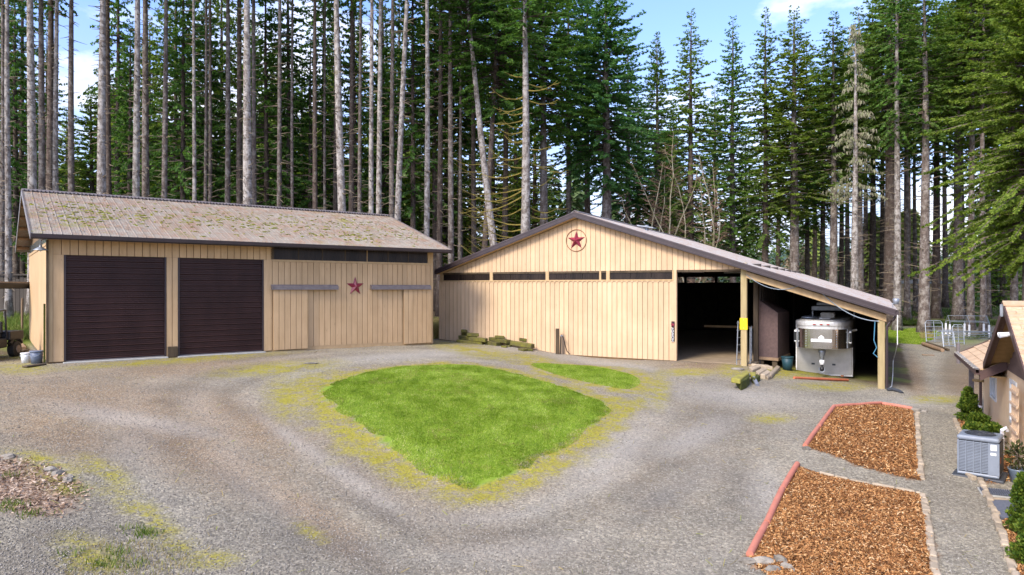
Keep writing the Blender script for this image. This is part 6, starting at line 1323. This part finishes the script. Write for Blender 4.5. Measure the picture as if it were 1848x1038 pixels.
# ================================================================== GRASS, CHIPS, GRAVEL, FERNS
def scatter(P, n, seed, pad=0):
    r = np.random.default_rng(seed); P = np.array(P)[:, :2]; lo, hi = P.min(0), P.max(0); X = r.uniform(lo[0], hi[0], n * 3); Y = r.uniform(lo[1], hi[1], n * 3); k = inpoly(X, Y, P)
    return X[k][:n], Y[k][:n], r
def blades(name, lab, X, Y, r, hgt, wd, mat, lift=0, cat='grass', bands=False):
    n = len(X); Z = hz(X, Y) - .005 + lift; a = r.uniform(0, 6.28, n); l = hgt * r.uniform(.55, 1.3, n); w_ = wd * r.uniform(.7, 1.4, n); b_ = r.uniform(0, 6.28, n); k = r.uniform(.1, .9, n)
    B = np.stack([X, Y, Z], -1); S = np.stack([np.cos(a) * w_, np.sin(a) * w_, np.zeros(n)], -1); T = np.stack([np.cos(b_) * l * k, np.sin(b_) * l * k, l], -1)
    if bands:      # mower passes lay the blades alternately one way and the other
        q = np.sin((polydist(X, Y, LAWN) + .5 * vnoise(X, Y, 1.5, 50)) * 2 * math.pi / 1.3) * .32 + (vnoise(X, Y, .7, 53) + vnoise(X, Y, 1.8, 54) - 1) * .9; T[:, 0] += -.3 * l * q; T[:, 1] += -l * q
    V = np.stack([B - S, B + S, B + T], 1).reshape(-1, 3); return tag(link(name, np_mesh(name, V, np.arange(3 * n).reshape(n, 3), mat)), lab, cat, kind='stuff')
X, Y, r = scatter(LAWN, 230000, 1); dE = polydist(X, Y, LAWN); k = ((vnoise(X, Y, .8, 30) * .6 + vnoise(X, Y, .25, 31) * .4 > .2) | (r.random(len(X)) < .55)) & (dE > .42 * vnoise(X, Y, .45, 34) * vnoise(X, Y, 1.6, 35) * 1.6)
blades('lawn_grass', 'bright green mown lawn island in the middle of the gravel', X[k], Y[k], r, .036, .009, 'blade', bands=True)
kt = (vnoise(X, Y, .9, 51) * .6 + vnoise(X, Y, .3, 52) * .4 > .7) & (r.random(len(X)) < .25); blades('lawn_thatch', 'dry straw-coloured patches in the lawn', X[kt], Y[kt], r, .034, .009, 'dry_blade')
rq = np.random.default_rng(44); Xs = rq.uniform(LAWN[:, 0].min() - 1, LAWN[:, 0].max() + 1, 90000); Ys = rq.uniform(LAWN[:, 1].min() - 1, LAWN[:, 1].max() + 1, 90000); dS = polydist(Xs, Ys, LAWN); kS = (dS < .7) & (rq.random(90000) < np.exp(-dS / .16) * .5 * (vnoise(Xs, Ys, .4, 37) > .35)); blades('lawn_edge_grass', 'stray grass blades straggling out of the lawn edge', Xs[kS], Ys[kS], rq, .04, .008, 'blade')
X, Y, r = scatter(LAWN2, 40000, 2); blades('lawn_strip_grass', 'small green lawn wedge between the island lawn and the barn', X, Y, r, .036, .009, 'blade')
r = np.random.default_rng(4); X = r.uniform(-17, 18, 420000); Y = r.uniform(9, 40, 420000); m_ = zat(z_moss, X, Y) * np.clip(vnoise(X, Y, .5, 33) * .6 + vnoise(X, Y, .17, 36) * .6 - .35, 0, .5) * 2.6; k = (r.random(len(X)) < m_ * .8) & (zat(z_grass, X, Y) < .5); blades('moss_tufts', 'yellow-green moss growing over the gravel', X[k], Y[k], r, .018, .011, 'moss_blade', cat='moss')
# rough grass left of the garage, on the far strip, and scattered weeds
def patch(pts, n, seed, hgt, wd, mat, nm, lab): X, Y, r = scatter(gpoly(pts), n, seed); blades(nm, lab, X, Y, r, hgt, wd, mat)
patch([(-80, 560), (60, 560), (52, 612), (20, 625), (-80, 625)], 14000, 5, .38, .02, 'wild_grass', 'long_grass', 'long pale grass left of the garage')
patch([(1600, 597), (1670, 592), (1700, 602), (1665, 622), (1600, 618)], 26000, 6, .10, .02, 'blade', 'far_grass', 'green grass strip beyond the lean-to')
patch([(780, 585), (796, 585), (796, 610), (782, 612)], 1500, 7, .5, .02, 'dry_blade', 'dry_weeds', 'dry weeds in the gap between garage and barn')
patch([(130, 1000), (200, 970), (300, 985), (370, 1010), (330, 1060), (110, 1060)], 1100, 8, .07, .006, 'dry_blade', 'dead_grass', 'dead straw-coloured grass at the bottom left')
patch([(1660, 605), (1684, 603), (1686, 612), (1662, 613)], 500, 9, .35, .02, 'dry_blade', 'dry_tuft', 'dry tan grass clump beside the arched panel')
wd_ = [(262, 963, 55), (232, 952, 14), (192, 1018, 40), (245, 1020, 20), (28, 912, 36), (60, 928, 28), (136, 888, 16), (25, 860, 18), (130, 1000, 12), (215, 1000, 18), (10, 920, 20)]
for i, (px, py, n) in enumerate(wd_):
    p = ground(px, py); rr = np.random.default_rng(80 + i); n = int(n * 2.2); X = p.x + rr.normal(0, .12, n); Y = p.y + rr.normal(0, .1, n); blades('weed_tuft', f'green weed tuft in the bottom left gravel, {ordinal(i)} of the tufts', X, Y, rr, .11, .009, 'wild_grass')
def flakes(name, lab, X, Y, r, l, w_, mat, lift=.01, tilt=.5, cat='bark chips'):
    n = len(X); Z = hz(X, Y) + lift + r.uniform(0, .03, n); a = r.uniform(0, 6.28, n); d = np.stack([np.cos(a), np.sin(a), r.normal(0, tilt, n)], -1); d /= np.linalg.norm(d, axis=1)[:, None]; s = np.cross(d, np.stack([r.normal(0, tilt, n), r.normal(0, tilt, n), np.ones(n)], -1)); s /= np.linalg.norm(s, axis=1)[:, None]
    nn = np.cross(s, d); L2 = (l * r.uniform(.5, 1.5, n) / 2)[:, None]; W2 = (w_ * r.uniform(.5, 1.4, n) / 2)[:, None]; C = np.stack([X, Y, Z], -1); h_ = W2 * .45
    V = np.stack([C - d * L2 - s * W2 * .6, C + d * L2 * .8 - s * W2, C + d * L2 + s * W2 * .7, C - d * L2 * .9 + s * W2, C + nn * h_ + d * L2 * .1], 1).reshape(-1, 3); b_ = np.arange(n)[:, None] * 5
    Fc = np.concatenate([b_ + np.array(q) for q in ((0, 1, 4), (1, 2, 4), (2, 3, 4), (3, 0, 4))]); return tag(link(name, np_mesh(name, V, Fc, mat)), lab, cat, kind='stuff')
X, Y, r = scatter(BED1, 26000, 11); flakes('bark_chips', 'orange-brown bark chips filling the far bed', X, Y, r, .06, .025, 'chip')
X, Y, r = scatter(BED2, 44000, 12); k = Y > 9.5; flakes('bark_chips', 'orange-brown bark chips filling the near bed', X[k], Y[k], r, .06, .023, 'chip')
for i, (Pq, l) in enumerate(((BED3, 'brown bark chips under the shrubs behind the air conditioner'), (BED4, 'brown bark chips under the cypress shrubs at the right edge'))): X, Y, r = scatter(Pq, 4500, 13 + i); flakes('bark_chips', l, X, Y, r, .08, .03, 'chip')
r = np.random.default_rng(15); X = r.uniform(-14, -6, 60000); Y = r.uniform(9, 18, 60000); k = r.random(len(X)) < zat(z_pink, X, Y) * .35; flakes('pinkish_chips', 'faded pinkish bark chips at the left edge', X[k], Y[k], r, .07, .03, 'pink_chip')
def stones(name, lab, X, Y, r, smin, smax, mat):
    n = len(X); s = smin + (smax - smin) * r.random(n) ** 2.2; Z = hz(X, Y) + s * .12; O = np.array([(1, 0, 0), (0, 1, 0), (-1, 0, 0), (0, -1, 0), (0, 0, .75), (0, 0, -.6)]); V = O[None] * s[:, None, None] * r.uniform(.6, 1.25, (n, 6, 1)); a = r.uniform(0, 6.28, n); ca, sa = np.cos(a)[:, None], np.sin(a)[:, None]
    V = np.stack([V[..., 0] * ca - V[..., 1] * sa, V[..., 0] * sa + V[..., 1] * ca, V[..., 2]], -1) + np.stack([X, Y, Z], -1)[:, None]; b_ = np.arange(n)[:, None] * 6
    Fc = np.concatenate([b_ + np.array(q) for q in ((0, 1, 4), (1, 2, 4), (2, 3, 4), (3, 0, 4), (1, 0, 5), (2, 1, 5), (3, 2, 5), (0, 3, 5))]); return tag(link(name, np_mesh(name, V.reshape(-1, 3), Fc, mat)), lab, 'gravel', kind='stuff')
r = np.random.default_rng(17); n = 150000; Y = 9 + 20 * r.random(n) ** 1.7; X = (r.random(n) * 2 - 1) * .8 * Y; k = (zat(z_grass, X, Y) < .3) & (zat(z_mulch, X, Y) < .5) & (zat(z_pink, X, Y) < .4) & (zat(z_moss, X, Y) < r.random(n) * 1.3); hl_ = np.array([HO.loc(1, 1)]); lxh = (X - HO.ox) * HO.c + (Y - HO.oy) * HO.s; k &= lxh < -.1
for fr_, (u0_, u1_, v0_, v1_) in ((BA, (-8.3, 14, 0, 30)), (GA, (0, 16.4, 0, 12.6))):
    U_ = (X - fr_.ox) * fr_.c + (Y - fr_.oy) * fr_.s; W2_ = -(X - fr_.ox) * fr_.s + (Y - fr_.oy) * fr_.c; k &= ~((U_ > u0_) & (U_ < u1_) & (W2_ > v0_) & (W2_ < v1_))
stones('gravel', 'loose crushed gravel scattered over the yard', X[k], Y[k], r, .007, .025, 'pebble')
# fallen needles and twigs
r = np.random.default_rng(18); X = r.uniform(-13, 9, 1400); Y = r.uniform(9, 34, 1400); k = zat(z_grass, X, Y) < .3; flakes('fallen_twigs', 'pale fallen twigs and needles on the gravel', X[k], Y[k], r, .16, .012, 'dry_blade', cat='twigs')
# ferns and undergrowth at the forest edge on the right
def fern(px, py, n, l, label, seed, mat='fern_leaf', spread=1.0, grp='ferns at the forest edge'):
    p = ground(px, py); r = np.random.default_rng(seed); V = []
    for _ in range(n):
        a = r.uniform(0, 6.28); cx, cy = r.normal(0, spread), r.normal(0, spread * .5); ll = l * r.uniform(.6, 1.2); m = 9; t = np.linspace(.1, 1, m); B = np.stack([cx + np.cos(a) * ll * t, cy + np.sin(a) * ll * t, ll * (1.1 * t - .85 * t ** 2)], -1); S = np.array([-math.sin(a), math.cos(a), .0]); w_ = (ll * .28 * (1.05 - t))[:, None]; dl = ll * .05
        for s in (-1, 1): V.append(np.stack([B, B + S * s * w_ * .5 + np.array([0, 0, dl * .3]), B + S * s * w_ + np.array([math.cos(a), math.sin(a), -.3]) * dl, B + np.array([math.cos(a), math.sin(a), 0]) * dl], 1).reshape(-1, 3))
    V = np.concatenate(V); t_ = thing('fern', label, 'fern', p, 0, grp); link('fronds', np_mesh('fronds', V, np.arange(len(V)).reshape(-1, 4), mat), t_)
for i, (px, py, n, l, s) in enumerate([(1628, 588, 60, 1.1, 1.0), (1648, 588, 70, 1.1, 1.2), (1668, 587, 60, 1.0, 1.2), (1690, 586, 50, .9, 1.2), (1712, 592, 50, .9, 1.2), (1740, 585, 60, 1.0, 1.2), (1770, 590, 50, .9, 1.4), (1800, 585, 60, 1.0, 1.4), (1610, 580, 40, .9, .8), (1765, 612, 40, .8, 1.0), (1790, 607, 40, .8, 1.0)]):
    fern(px, py, n, l, f'green fern clump at the right forest edge, {ordinal(i)} of the clumps', 200 + i, spread=s)
r = np.random.default_rng(23); X = r.uniform(20, 75, 26000); Y = r.uniform(62, 105, 26000); k = vnoise(X, Y, 3, 40) > .45; blades('undergrowth', 'low green undergrowth on the forest floor', X[k], Y[k], r, .35, .05, 'fern_leaf', cat='undergrowth')
